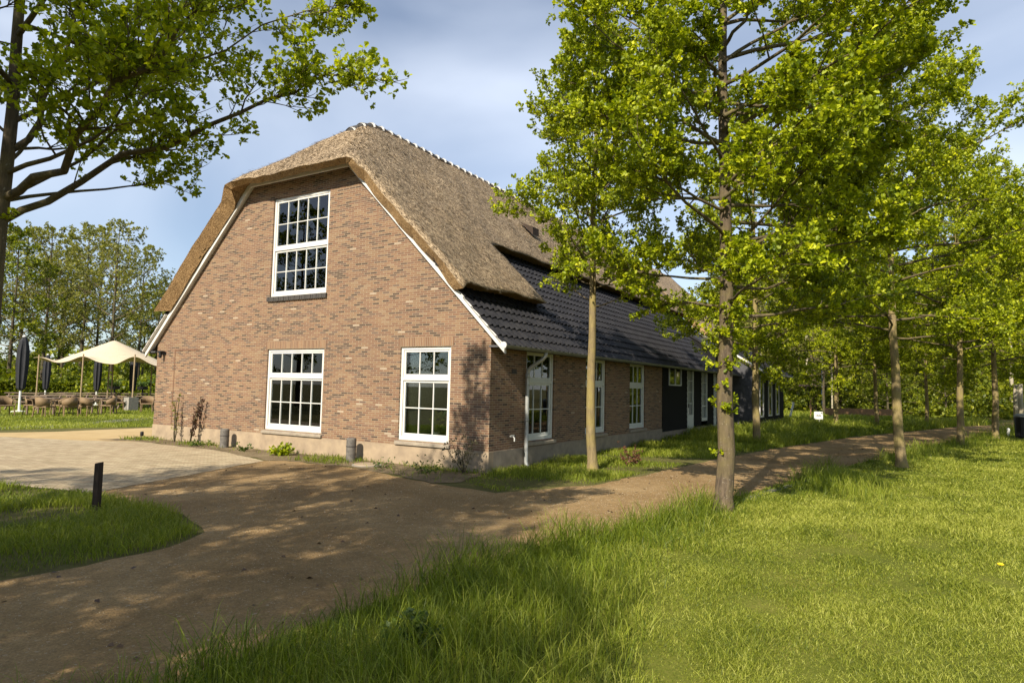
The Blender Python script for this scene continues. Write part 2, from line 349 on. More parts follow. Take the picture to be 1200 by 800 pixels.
LEFT = [(22, 64), (14, 48), (9.29, 33.16), (5.13, 18.25), (3.45, 9.59), (2.83, 5.27), (2.29, -.04), (1.38, -1.9), (0.0, -1.75), (-2.4, -1.1), (-4.4, -1.15), (-4.65, -1.46)]
PATCH = [(-3.33, -5.09), (-3.15, -5.55), (-.76, -5.68), (.30, -6.1), (.62, -6.7), (.67, -7.5), (.55, -8.2), (.1, -9.6), (-.8, -13), (-2.5, -20), (-4, -30)]
sheet('gravel_path', RIGHT + LEFT + PATCH, 0.006, M['gravel'], amp=0.035)
PAVE = [(-3.15, -5.55), (-3.33, -5.09), (-4.65, -1.46), (-7.1, -.85), (-10.3, -.8), (-11.9, -1.67), (-14.3, -2.5), (-22, -5.4), (-40, -12), (-40, -16), (-20, -9.6), (-10, -7.3), (-5.07, -5.96)]
sheet('paved_yard', PAVE, 0.010, M['pavers'], amp=0.02)
sheet('sand_path', [(-10.3, -.8), (-11.9, -1.67), (-14.3, -2.5), (-22, -5.4), tuple(at(0, 507)[:2]), tuple(at(60, 506)[:2]), tuple(at(120, 503.5)[:2]), tuple(at(180, 501)[:2]), (-13.5, 6), (-11.5, 6), (-11.5, -.3)], 0.008, M['sand'], amp=0.03)
sheet('stone_strip', [tuple(at(-60, 505)[:2]), tuple(at(0, 502.5)[:2]), tuple(at(70, 500.5)[:2]), tuple(at(122, 496)[:2]), tuple(at(180, 491)[:2]), tuple(at(200, 489)[:2]), tuple(at(200, 486.5)[:2]), tuple(at(180, 488)[:2]), tuple(at(122, 493.2)[:2]), tuple(at(70, 498)[:2]), tuple(at(0, 500.5)[:2]), tuple(at(-60, 503)[:2])], 0.012, M['strip'], amp=0.0, step=5)
LAWN = RIGHT[:-2] + [(40, 30), (60, -30)]
sheet('lawn', LAWN, 0.004, M['lawn'], amp=0.05)
sheet('terrace_lawn', [tuple(at(-60, 505)[:2]), tuple(at(180, 500)[:2]), (-13, 6), (-13, 30), (-60, 40), (-70, 5)], 0.003, M['lawn'], amp=0.05)
sheet('planting_bed', [(0.0, 0.0), (0.3, -1.3), (0.0, -1.72), (-2.4, -1.08), (-4.4, -1.12), (-4.7, -1.4), (-7.1, -.83), (-10.3, -.78), (-11.9, -1.2), (-11.6, 0.0)], 0.0085, M['soil'], amp=0.06)
# concrete edging of the path, flush with the grass
def strip_line(pts, w, z, h):
    b = B(); n = len(pts); L_ = []; 
    for i in range(n):
        a = np.array(pts[max(i - 1, 0)]); c = np.array(pts[min(i + 1, n - 1)]); d = (c - a) / np.hypot(*(c - a)); nn = np.array((-d[1], d[0])) * w / 2
        L_.append((np.array(pts[i]) - nn, np.array(pts[i]) + nn))
    v = []
    for l, r in L_: v += [(*l, z), (*r, z), (*l, z + h), (*r, z + h)]
    f = []
    for i in range(n - 1):
        k = 4 * i; f += [(k + 2, k + 3, k + 7, k + 6), (k, k + 2, k + 6, k + 4), (k + 1, k + 5, k + 7, k + 3)]
    return b.add(v, f)
tag(strip_line([(4.62, -.6), (4.85, .9), (5.05, 2.0), (5.5, 4.6)], .14, 0.0, 0.012).obj('kerb_strip', M['strip']), kind='structure')

# ------------------------------------------------------------------ the thatched farmhouse
HW = 11.31; MX = -HW / 2; YE = 20.4; EZ = 2.47
house = empty('thatched_farmhouse', 'long brick farmhouse with reed thatched hipped roof and black tiled lower roof', 'house')
def rect(x0, x1, z0, z1): return [(x0, z0), (x1, z0), (x1, z1), (x0, z1)]
fw = [(-5.599 - .987, -5.599 + .987, 3.752, 6.225), (-5.577 - .988, -5.577 + .988, .507, 2.458), (-1.623 - .665, -1.623 + .665, .507, 2.458)]
sw = [(1.405, 2.693, .521, 2.466), (4.42, 5.71, .521, 2.466), (7.493, 8.809, .521, 2.466)]
roofz = lambda x: 2.5 - (abs(x - MX) + MX - .3)          # underside line of the gable slope
gz = roofz(0) - .02
PZ = .40
g_out = [(-HW, PZ), (0, PZ), (0, gz), (MX + 1.75, roofz(MX + 1.75) - .02), (MX - 1.75, roofz(MX + 1.75) - .02), (-HW, gz)]
tess_wall(g_out, [rect(*w) for w in fw], 'y', .14, 'front_wall', M['brick_front'], house)
b = B().box((-HW - .012, -.014, -.05), (.014, .16, PZ)); b.obj('plinth', M['plinth'], house)
SIDE_E = 10.46
tess_wall([(0, PZ), (SIDE_E, PZ), (SIDE_E, 2.62), (0, 2.62)], [rect(*w) for w in sw], 'x', .14, 'side_wall', M['brick_side'], house)
b = B().box((-.16, .16, -.05), (.014, SIDE_E, PZ)); b.obj('plinth', M['plinth_grey'], house)
b = B().box((-.16, SIDE_E, -.05), (.014, YE, .30)); b.obj('plinth', M['plinth_grey'], house)
# left and rear walls, and the rooms inside
b = B().box((-HW, .16, -.05), (-HW + .14, YE, 2.6)).prism([(-HW, 0), (0, 0), (0, gz), (MX, 8.0), (-HW, gz)], 1, YE - .15, YE); b.obj('rear_walls', M['brick_side'], house)
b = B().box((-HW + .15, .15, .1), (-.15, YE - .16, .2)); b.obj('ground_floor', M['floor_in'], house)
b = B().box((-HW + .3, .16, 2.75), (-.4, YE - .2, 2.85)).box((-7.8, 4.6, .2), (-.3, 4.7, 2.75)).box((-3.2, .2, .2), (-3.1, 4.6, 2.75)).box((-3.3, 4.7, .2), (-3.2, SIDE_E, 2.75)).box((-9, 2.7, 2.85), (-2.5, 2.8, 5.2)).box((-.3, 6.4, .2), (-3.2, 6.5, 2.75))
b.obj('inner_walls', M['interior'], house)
# soldier courses over the lower windows
for w in fw[1:]:
    B().box((w[0] - .06, -.004, w[3] + .005), (w[1] + .06, .03, w[3] + .19)).obj('lintel', M['brick_soldier'], house)
# vertical brick joint of the old doorway on the left of the gable
B().box((-10.46, -.006, .45), (-10.43, .02, 2.46)).box((-10.46, -.006, 2.46), (-9.35, .02, 2.485)).obj('wall_joint', simple('rusty_joint', (.16, .085, .05), None, 20, .9, .2), house)

def window(parent, plane, x0, x1, z0, z1, split, ncol, rows_top, rows_bot, fmat, sill, name='window'):
    """casement with glazing bars. plane 'y' at y=0 or 'x' at x=0; local u along the wall, d into it"""
    F = B(); G = B(); s = 1 if plane == 'y' else -1
    def bx(bb, u0, u1, d0, d1, w0, w1):
        if plane == 'y': bb.box((u0, d0, w0), (u1, d1, w1))
        else: bb.box((-d1, u0, w0), (-d0, u1, w1))
    c = .064; d0, d1 = .035, .135
    bx(F, x0, x0 + c, d0, d1, z0, z1); bx(F, x1 - c, x1, d0, d1, z0, z1); bx(F, x0 + c, x1 - c, d0, d1, z1 - c, z1); bx(F, x0 + c, x1 - c, d0, d1, z0, z0 + c + .02)
    bx(F, x0 + c, x1 - c, d0, d1, split - .035, split + .035)
    st = .046
    for (a, e, nr, dd) in ((split + .035, z1 - c, rows_top, .052), (z0 + c + .02, split - .035, rows_bot, .064)):
        u0, u1 = x0 + c, x1 - c; e0, e1 = dd, dd + .05
        bx(F, u0, u0 + st, e0, e1, a, e); bx(F, u1 - st, u1, e0, e1, a, e); bx(F, u0 + st, u1 - st, e0, e1, e - st, e); bx(F, u0 + st, u1 - st, e0, e1, a, a + st + .015)
        for i in range(1, ncol):
            u = u0 + st + (u1 - u0 - 2 * st) * i / ncol; bx(F, u - .0115, u + .0115, e0 + .008, e1 - .006, a + st + .015, e - st)
        for j in range(1, nr):
            w = a + st + .015 + (e - a - 2 * st - .015) * j / nr; bx(F, u0 + st, u1 - st, e0 + .010, e1 - .008, w - .0115, w + .0115)
        k = B(); bx(G, u0 + st, u1 - st, e0 + .024, e0 + .030, a + st + .015, e - st)
    o = F.obj(name, fmat, parent, bevel=.006); G.obj('pane', M['glass'], o)
    sb = B()
    if sill == 'roll':
        n = int((x1 - x0 + .1) / .062)
        for i in range(n):
            u = x0 - .05 + (x1 - x0 + .1) * i / n; bx(sb, u, u + .055, -.05 - .006 * (i % 3 == 0), .1, z0 - .115, z0 - .003)
        sb.obj('sill', M['sill_dark'], o)
    elif sill:
        if plane == 'y': sb.prism([(-.06, z0 - .095), (.12, z0 - .095), (.12, z0 - .003), (-.06, z0 - .03)], 0, x0 - .05, x1 + .05)
        else: sb.prism([(.06, z0 - .095), (-.12, z0 - .095), (-.12, z0 - .003), (.06, z0 - .03)], 1, x0 - .05, x1 + .05)
        sb.obj('sill', M[sill], o, bevel=.008)
    return o
window(house, 'y', *fw[0], 4.94, 5, 2, 2, M['white'], 'roll')
window(house, 'y', *fw[1], 1.79, 5, 1, 2, M['white'], 'stone')
window(house, 'y', *fw[2], 1.79, 3, 1, 2, M['white'], 'stone')
for w in sw: window(house, 'x', *w, 1.79, 3, 1, 2, M['frame_grey'], 'stone')

# black timber part of the side wall
BZ = .30
b = B()
segs = [(SIDE_E + .003, 13.32, BZ, 2.62), (14.15, 15.3, BZ, 2.62), (16.15, 17.2, BZ, 2.62), (17.62, YE, BZ, 2.62)]
for (a, e, z0, z1) in segs:
    b = B(); z = z0
    while z < z1 - .02:
        h = min(.19, z1 - z); b.add([(-.03, a, z), (.028, a, z), (.008, a, z + h), (-.03, a, z + h), (-.03, e, z), (.028, e, z), (.008, e, z + h), (-.03, e, z + h)],
              [(0, 1, 2, 3), (7, 6, 5, 4), (1, 5, 6, 2), (0, 4, 5, 1), (3, 2, 6, 7)]); z += .19
    b.obj('timber_cladding', M['black_wood'], house)
w = B()
for y in (11.1, 11.78, 12.46): w.box((.03, y - .025, 1.86), (.06, y + .025, 2.46))
w.box((.03, 11.08, 2.44), (.055, 12.48, 2.48)).box((.03, 11.08, 1.84), (.055, 12.48, 1.88)); w = w.obj('window', M['frame_grey'], house); B().box((.0, 11.1, 1.88), (.032, 12.46, 2.44)).obj('pane', M['glass'], w)
def tall_door(y0, y1, z0, nm, split):
    f = B().box((-.05, y0, z0), (.035, y0 + .09, 2.56)).box((-.05, y1 - .09, z0), (.035, y1, 2.56)).box((-.05, y0 + .09, 2.47), (.035, y1 - .09, 2.56)).box((-.05, y0 + .09, z0), (.03, y1 - .09, split))
    for k in range(1, 4):
        zz = split + (2.47 - split) * k / 4; f.box((-.03, y0 + .09, zz - .012), (.02, y1 - .09, zz + .012))
    f.box((-.03, (y0 + y1) / 2 - .012, split), (.018, (y0 + y1) / 2 + .012, 2.47))
    f = f.obj(nm, M['frame_grey'], house); B().box((-.02, y0 + .09, split), (-.012, y1 - .09, 2.47)).obj('pane', M['glass'], f); return f
d = tall_door(13.33, 14.14, .12, 'door', .78); B().box((.036, 13.40, 1.05), (.075, 13.43, 1.2)).obj('handle', M['metal_dark'], d)
tall_door(15.31, 16.14, .5, 'window', .62); tall_door(17.21, 17.61, .12, 'window', .62)
B().box((-.05, 13.3, .0), (.25, 14.2, .12)).obj('doorstep', M['concrete'], house)

# ---- thatch
def thicken(V, F, thick, name, mats, parent, shift=None, edge=None):
    """top sheet V,F -> solid with underside; side faces get material 1"""
    V = np.array(V); nrm = np.zeros_like(V); F = np.array(F)
    n = np.cross(V[F[:, 2]] - V[F[:, 0]], V[F[:, 3]] - V[F[:, 1]])
    for k in range(4): np.add.at(nrm, F[:, k], n)
    used = np.linalg.norm(nrm, axis=1) > 0; nrm[used] /= np.linalg.norm(nrm[used], axis=1)[:, None]
    if nrm[used][:, 2].mean() < 0: nrm = -nrm; F = F[:, ::-1]
    Bv = V - nrm * thick + (shift if shift is not None else 0); N = len(V); edges = {}
    for f in F:
        for k in range(4):
            e = (int(f[k]), int(f[(k + 1) % 4])); edges[e] = 1
    bnd = [e for e in edges if (e[1], e[0]) not in edges]
    rngt = np.random.default_rng(3)
    faces = [tuple(f) for f in F] + [tuple(int(i) + N for i in f[::-1]) for f in F] + [(e[1], e[0], e[0] + N, e[1] + N) for e in bnd]
    mi = ([0] * len(F) if edge is None else [int(e) for e in edge]) + [1] * len(F) + [1] * len(bnd)
    me = bpy.data.meshes.new(name); me.from_pydata([tuple(p) for p in np.vstack((V, Bv))], [], faces); me.update()
    o = link(name, me, parent, mats); me.polygons.foreach_set('material_index', mi)
    sm = [True] * len(F) + [False] * (len(F) + len(bnd)); me.polygons.foreach_set('use_smooth', sm); 
    bm = bmesh.new(); bm.from_mesh(me); loose = [v for v in bm.verts if not v.link_faces]; bmesh.ops.delete(bm, geom=loose, context='VERTS'); bm.to_mesh(me); bm.free()
    return o
def smin(a, b, k):
    h = np.clip(.5 + .5 * (b - a) / k, 0, 1); return b * (1 - h) + a * h - k * h * (1 - h)
AP = 8.93
def thatch_top(X, Y):
    zr = AP - np.abs(X - MX); zs = smin(AP - (X - MX), AP + (X - MX), .55)
    zh = 6.66 + .80 * (Y + .60)
    return smin(zs, zh, .38)
xs = np.concatenate((np.linspace(MX - 5.25, MX - 3.65, 14), np.linspace(MX - 3.5, MX + 3.5, 57), np.linspace(MX + 3.65, MX + 5.25, 14)))
ys = np.concatenate((np.arange(-.55, 3.0, .12), [3.05], np.arange(3.3, YE + .3, .3)))
X, Y = np.meshgrid(xs, ys, indexing='ij'); nx, ny = X.shape
dx = np.abs(X - MX)
yfront = np.where(dx > 2.5, -.41, np.where(dx > 2.1, -.60 + (dx - 2.1) / .4 * .19, -.60))
Y = np.maximum(Y, yfront) if False else np.where(Y < 0.6, yfront + (Y + .55) * (0.6 - yfront) / 1.15, Y)
rt = np.random.default_rng(11)
def lump(X, Y, Z):
    return .018 * np.sin(X * 3.1 + Y * 1.7) + .014 * np.sin(Y * 4.3 - X * 2.2 + 1) + .010 * np.sin(X * 9 + Y * 7.3)
Z = thatch_top(X, Y) + lump(X, Y, 0) + rt.normal(0, .006, X.shape)
hf_ = np.where(dx[:, 0] < 2.3, .3, 1.0)
for j_, dr in ((0, .12), (1, .04), (2, .008)): Z[:, j_] -= dr * hf_
F = []
for i in range(nx - 1):
    for j in range(ny - 1):
        far = min(abs(xs[i] - MX), abs(xs[i + 1] - MX)) >= 3.6
        if far and ys[j] >= 3.04: continue
        F.append((i * ny + j, (i + 1) * ny + j, (i + 1) * ny + j + 1, i * ny + j + 1))
V = np.stack((X, Y, Z), -1).reshape(-1, 3)
SH = np.zeros((nx, ny, 3)); SH[:, 0, 1] = .10; SH[:, 1, 1] = .06; hip_ = np.abs(X[:, 0] - MX) < 2.3; SH[hip_, 0, 1] = -.05; SH[hip_, 0, 2] = .13; SH[hip_, 1, 1] = -.04; SH[hip_, 1, 2] = .10; SH[hip_, 2, 2] = .07; SH[hip_, 3, 2] = .04
for k, q in ((0, .20), (1, .10)): SH[k, :, 0] += q; SH[nx - 1 - k, :, 0] -= q; SH[k, :, 2] += q; SH[nx - 1 - k, :, 2] += q
ke = [int(np.argmin(abs(xs - (MX + sg * 3.65)))) for sg in (-1, 1)]
far_ = ys > 3.2; SH[ke[0], far_, 0] += .2; SH[ke[0], far_, 2] += .2; SH[ke[1], far_, 0] -= .2; SH[ke[1], far_, 2] += .2
thatch = thicken(V, F, .30, 'thatch_roof', [M['thatch'], M['thatch_edge']], house, SH.reshape(-1, 3), [(f[0] % ny < 1 and V[f[0], 0] < MX - 1.9) for f in F])
thatch['label'] = 'brown reed thatch with a thick orange cut edge along the gable'
# loose reed ends standing out of the thatch give it its rough nap
def reeds(n, name, parent, seed):
    r = np.random.default_rng(seed); x = r.uniform(MX - 5.2, MX + 5.2, n); y = r.uniform(-.5, YE, n)
    ok = ~((np.abs(x - MX) > 3.55) & (y > 3.0)) & ~((np.abs(x - MX) > 2.0) & (y < -.3)); x, y = x[ok], y[ok]; n = len(x)
    P = np.stack((x, y, thatch_top(x, y) + lump(x, y, 0)), -1); e = .02
    gx = (thatch_top(x + e, y) - thatch_top(x - e, y)) / (2 * e); gy = (thatch_top(x, y + e) - thatch_top(x, y - e)) / (2 * e)
    N = np.stack((-gx, -gy, np.ones(n)), -1); N /= np.linalg.norm(N, axis=1)[:, None]
    D = np.stack((-gx, -gy, -(gx ** 2 + gy ** 2)), -1); D /= np.linalg.norm(D, axis=1)[:, None] + 1e-9
    D = D + N * r.uniform(.05, .40, n)[:, None] + r.normal(0, .18, (n, 3)); D /= np.linalg.norm(D, axis=1)[:, None]
    S_ = np.cross(D, N); S_ /= np.linalg.norm(S_, axis=1)[:, None]; l = r.uniform(.05, .16, n)[:, None]; w = r.uniform(.004, .010, n)[:, None]
    a = P - N * .008; v = np.stack((a - S_ * w, a + S_ * w, a + D * l + S_ * w * .5, a + D * l - S_ * w * .5), 1).reshape(-1, 3)
    return mesh_np(name, v, np.arange(4 * n), np.full(n, 4), reed_m, parent, np.repeat(r.uniform(0, 1, n), 4))
t = NT('loose_reed'); a_ = t.n('ShaderNodeAttribute'); a_.attribute_name = 'tint'
t.bsdf(t.ramp(a_.outputs['Fac'], [(0, (.05, .036, .024)), (.4, (.26, .195, .125)), (1, (.72, .60, .43))]), .8); reed_m = t.m
tag(reeds(130000, 'loose_reeds', thatch, 5), kind='stuff')
# ridge tiles bedded in white mortar
b = B(); y = 1.55; k = 0
def ridge_z(y): return float(thatch_top(np.array(MX), np.array(y)))
while y < YE + .1:
    z = ridge_z(y) - .07; z2 = ridge_z(y + .4) - .07; A = []
    for q, (yy, rr, zz) in enumerate(((y, .165, z + .015), (y + .40, .135, z2 + .0))):
        for m_ in range(9):
            a = math.pi * (m_ / 8); A.append((MX + rr * 1.15 * math.cos(a), yy, zz + rr * math.sin(a)))
    b.add(A, [(m_, m_ + 1, m_ + 10, m_ + 9) for m_ in range(8)] + [tuple(range(8, -1, -1))], 0)
    A = []
    for yy, rr, zz in ((y - .022, .150, z), (y + .022, .174, z + .010)):
        for m_ in range(9):
            a = math.pi * (m_ / 8); A.append((MX + rr * 1.2 * math.cos(a), yy, zz + rr * math.sin(a)))
    b.add(A, [(m_, m_ + 1, m_ + 10, m_ + 9) for m_ in range(8)] + [tuple(range(9, 18))], 1)
    y += .36
b.obj('ridge_tiles', [M['sill_dark'], M['fascia']], thatch)
B().prism([(-3.55, 6.93), (-3.05, 6.47), (-3.06, 6.72)], 1, 6.95, 7.35).obj('roof_vent', M['post_wood'], house)

# ---- black pantiles on the lower slopes
def pantiles(name, side, y0, y1, xa, za, xb, zb, parent, wave=.21, row=.28, mat=None):
    """stepped, waved tile sheet from the eave (xa,za) up to (xb,zb)"""
    Ls = math.hypot(xb - xa, zb - za); nr = int(round(Ls / row)); ux, uz = (xb - xa) / Ls, (zb - za) / Ls; nx_, nz_ = -uz, ux
    if nz_ < 0: nx_, nz_ = -nx_, -nz_
    nc = int((y1 - y0) / wave * 7); yy = np.linspace(y0, y1, nc + 1); ph = (yy / wave) % 1.0
    prof = np.where(ph < .62, .040 * np.sin(np.pi * ph / .62), -.020 * np.sin(np.pi * (ph - .62) / .38))
    V = []; F = []
    for r in range(nr):
        for (s, h) in ((r * Ls / nr - .025, .042), ((r + 1) * Ls / nr, .0)):
            for j in range(nc + 1):
                q = prof[j] + h; V.append((xa + ux * s + nx_ * q, yy[j], za + uz * s + nz_ * q))
    W_ = nc + 1
    for r in range(2 * nr - 1):
        for j in range(nc): F.append((r * W_ + j, r * W_ + j + 1, (r + 1) * W_ + j + 1, (r + 1) * W_ + j))
    # front lip of the eave row
    b = B(); b.add(V, F); lip = [(xa - nx_ * .02 - ux * .02, yy[j], za - nz_ * .02 - uz * .02) for j in range(nc + 1)]
    b.add([V[j] for j in range(nc + 1)] + lip, [(j, j + W_, j + 1 + W_, j + 1) for j in range(nc)])
    return b.obj(name, mat or M['tile'], parent)
TX = .44
pantiles('tile_roof', 1, -.22, YE + .1, TX, roofz(TX) + .07, -2.9, roofz(-2.9) + .07, house)
pantiles('tile_roof', -1, -.22, YE + .1, -HW - TX, roofz(TX) + .07, -HW + 2.9, roofz(-2.9) + .07, house)
# verge: bargeboards, hip fascia, eave soffit
def slope_board(x0, x1, zoff0, zoff1, y0, y1, name, mat):
    b = B(); b.prism([(x0, roofz(x0) + zoff0), (x1, roofz(x1) + zoff0), (x1, roofz(x1) + zoff1), (x0, roofz(x0) + zoff1)], 1, y0, y1); return b.obj(name, mat, house, bevel=.006)
XH = MX + 1.72; XHl = MX - 1.72
slope_board(.40, XH, -.115, .045, -.13, -.075, 'bargeboard', M['white']); slope_board(-HW - .40, XHl, -.115, .045, -.13, -.075, 'bargeboard', M['white'])
slope_board(.42, -.6, .046, .085, -.21, -.06, 'verge_board', M['fascia']); slope_board(-HW - .42, -HW + .6, .046, .085, -.21, -.06, 'verge_board', M['fascia'])
slope_board(.30, XH, -.06, .043, -.073, .02, 'verge_soffit', M['fascia']); slope_board(-HW - .30, XHl, -.06, .043, -.073, .02, 'verge_soffit', M['fascia'])
zf = roofz(XH)
B().box((XHl - .02, -.142, zf - .12), (XH + .02, -.085, zf + .03)).box((XHl - .05, -.18, zf + .03), (XH + .05, -.06, zf + .055)).obj('hip_fascia', M['fascia'], house, bevel=.005)
B().box((XHl - .02, -.083, zf - .06), (XH + .02, .02, zf - .005)).obj('hip_soffit', M['fascia'], house)
B().box((.0, -.07, 2.42), (.34, YE, 2.46)).obj('eave_soffit', M['slate_board'], house); B().box((-HW - .34, -.07, 2.42), (-HW, YE, 2.46)).obj('eave_soffit', M['slate_board'], house)
# gutter with downpipe
b = B(); n = 10; gy0, gy1 = -.26, YE; gx, gzz, gr = .46, 2.45, .065; A = []
for yy in (gy0, gy1):
    for rr in (gr, gr - .008):
        for k in range(n + 1):
            a = math.pi + math.pi * k / n; A.append((gx + rr * math.cos(a), yy, gzz + rr * math.sin(a)))
m1 = n + 1; fs = [(k, k + 1, 2 * m1 + k + 1, 2 * m1 + k) for k in range(n)] + [(m1 + k, 3 * m1 + k, 3 * m1 + k + 1, m1 + k + 1) for k in range(n)]
fs += [(0, 2 * m1, 3 * m1, m1), (n, m1 + n, 3 * m1 + n, 2 * m1 + n), tuple(range(n + 1))]
b.add(A, fs); 
for yy in np.arange(.3, YE, .7): b.box((gx - .075, yy, gzz - .005), (gx + .068, yy + .02, gzz + .004))
gut = b.obj('gutter', M['zinc'], house, smooth=False)
B().tube([(gx, -.262, gzz - .01), (gx, -.285, gzz - .01)], .066, 14).obj('end_cap', M['white'], gut)
dp = B().tube([(gx, 1.40, 2.40), (gx, 1.40, 2.33), (gx - .05, 1.38, 2.26), (.17, 1.33, 2.10), (.095, 1.31, 2.02), (.085, 1.31, 1.9), (.085, 1.31, .12), (.10, 1.31, .05), (.16, 1.31, .0)], .042, 12).tube([(.085, 1.31, 1.86), (.085, 1.31, 1.95)], .05, 12).tube([(.085, 1.31, .95), (.085, 1.31, 1.0)], .05, 12)
dp.obj('downpipe', simple('pale_zinc', (.42, .43, .42), (.33, .34, .33), 9, 0.45, 0.05, 0.5, 0.4), house, smooth=True)
# shed dormer towards the far end
b = B(); y0, y1 = 17.4, YE
b.prism([(-1.35, roofz(-1.35) + .20), (.15, 3.38), (.15, 3.30), (-1.35, roofz(-1.35) + .08)], 1, y0 - .05, y1); b.obj('dormer_roof', M['tile'], house)
B().prism([(-1.3, roofz(-1.3) + .08), (.05, 3.30), (.05, roofz(.05) + .06)], 1, y0, y1 - .05).obj('dormer_cheek', M['black_wood'], house)
# fittings on the walls
wl = B().box((-11.05, -.03, 2.36), (-10.87, -.002, 2.44)).box((-11.02, -.16, 2.40), (-10.90, -.03, 2.46)).lathe([(.03, 0), (.045, .04), (.045, .15), (.02, .17)], (-10.96, -.12, 2.26), 10)
wl.obj('wall_lamp', M['metal_dark'], house)
tp = B().tube([(.0, .78, .66), (.09, .78, .66), (.11, .78, .63), (.11, .78, .57)], .014, 8).box((.05, .72, .68), (.075, .84, .695)).tube([(.06, .78, .66), (.06, .78, .69)], .01, 6); tp.obj('tap', M['sign_white'], house)
B().box((-.002, .80, 1.93), (.012, .98, 2.03)).obj('air_vent', M['sill_dark'], house)

# ------------------------------------------------------------------ timber annex at the far end
ann = empty('timber_annex', 'low black timber annex projecting at the far end of the brick farmhouse', 'house', (0, 0, 0))
ax0, ax1, ay0, ay1 = -12.4, 1.05, 20.55, 28.8
b = B(); z = .28
while z < 2.68:
    b.box((-3, ay0, z), (ax1, ay0 + .03, z + .155)).box((-3, ay0 + .006, z + .155), (ax1 - .006, ay0 + .03, z + .165)); z += .165
b.prism([(ax1, 2.69), (-3, 2.69), (-3, 4.9)], 1, ay0 + .004, ay0 + .03); b.obj('gable_cladding', M['slate_board'], ann)
b = B().box((ax1 - .05, ay0 + .03, .28), (ax1, ay1, 2.7)).box((-12, ay1 - .05, .1), (ax1 - .05, ay1, 2.7)); b.obj('wall', M['black_wood'], ann)
B().box((-3, ay0 - .02, -.05), (ax1 + .03, ay0 + .1, .28)).box((ax1 - .1, ay0 + .1, -.05), (ax1 + .03, ay1, .28)).obj('plinth', M['concrete'], ann)
for yy in (21.6, 23.9, 26.1):
    w = B().box((ax1, yy, .5), (ax1 + .04, yy + .09, 2.5)).box((ax1, yy + .9, .5), (ax1 + .04, yy + .98, 2.5)).box((ax1, yy + .09, .5), (ax1 + .035, yy + .9, .58)).box((ax1, yy + .09, 2.42), (ax1 + .035, yy + .9, 2.5)).obj('window', M['white'], ann)
    B().box((ax1 + .005, yy + .09, .58), (ax1 + .012, yy + .9, 2.42)).obj('pane', M['glass'], w)
pantiles('tile_roof', 1, ay0 - .2, ay1 + .3, ax1 + .4, 2.62, -1.3, 4.35, ann)
pts = [(ax1 + .42, 2.60), (-1.3, 4.28), (-1.3, 4.38), (ax1 + .42, 2.69)]
B().prism(pts, 1, ay0 - .27, ay0 - .22).obj('bargeboard', M['white'], ann)
V = []; F = []; xa = np.linspace(-.9, MX, 20); ya = np.arange(ay0 - .1, ay1 + .6, .4)
for i, x in enumerate(xa):
    for j, y in enumerate(ya): V.append((x, y, 4.36 + (-.9 - x) * .945 + .02 * math.sin(y * 3 + x * 4)))
for i in range(len(xa) - 1):
    for j in range(len(ya) - 1): F.append((i * len(ya) + j, (i + 1) * len(ya) + j, (i + 1) * len(ya) + j + 1, i * len(ya) + j + 1))
thicken(V, F, .3, 'thatch_roof', [M['thatch'], M['thatch_edge']], ann)
B().tube([(ax1 + .44, ay0 - .2, 2.56), (ax1 + .44, ay1 + .3, 2.56)], .06, 8).obj('gutter', M['zinc'], ann)

# ------------------------------------------------------------------ trees
OAK = np.array([(0, 0, 0), (.10, .18, 0), (.27, .30, 0), (.17, .46, 0), (.36, .62, 0), (.22, .86, 0), (0, 1.0, 0)])
def leaf_cloud(P, D, size, r, k, spread=.9, simple_leaf=False, up=0.25):
    """k leaves round each tuft centre P with axis D -> verts, loops, totals, tint"""
    n = len(P) * k; P = np.repeat(P, k, 0); D = np.repeat(D, k, 0)
    A = D + r.normal(0, spread, (n, 3)); A[:, 2] += up * .3; A /= np.linalg.norm(A, axis=1)[:, None]
    Nn = np.array((0, 0, 1.0)) + r.normal(0, .8, (n, 3)); S_ = np.cross(A, Nn); S_ /= np.linalg.norm(S_, axis=1)[:, None] + 1e-9; N2 = np.cross(S_, A)
    s = size * r.uniform(.6, 1.25, n); base = P + A * (s * .10)[:, None] + r.normal(0, size * .18, (n, 3))
    if simple_leaf:
        T = np.array([(0, 0, 0), (.36, .45, .06), (0, 1, -.12), (-.36, .45, .06)]); lp = [[0, 1, 2, 3]]
    else:
        h = OAK.copy(); h[:, 2] = np.abs(h[:, 0]) * .30 - .16 * h[:, 1] ** 2
        g = h[1:-1].copy(); g[:, 0] *= -1; T = np.vstack((h, g)); m = len(h)
        lp = [list(range(m)), [0] + [m - 1] + list(range(m + len(g) - 1, m - 1, -1))]
    fold = r.uniform(.3, 1.6, n)
    tz = T[None, :, 2] * fold[:, None]
    v = base[:, None, :] + s[:, None, None] * (T[None, :, 0, None] * S_[:, None, :] + T[None, :, 1, None] * A[:, None, :] + tz[:, :, None] * N2[:, None, :])
    nv = len(T); off = (np.arange(n) * nv)[:, None]
    loops = (off + np.array(sum(lp, []))[None, :]).ravel(); tot = np.tile([len(q) for q in lp], n)
    tint = np.repeat(np.clip(np.repeat(r.normal(.5, .16, len(P) // k), k) + r.normal(0, .17, n), 0, 1), nv)
    return v.reshape(-1, 3), loops, tot, tint

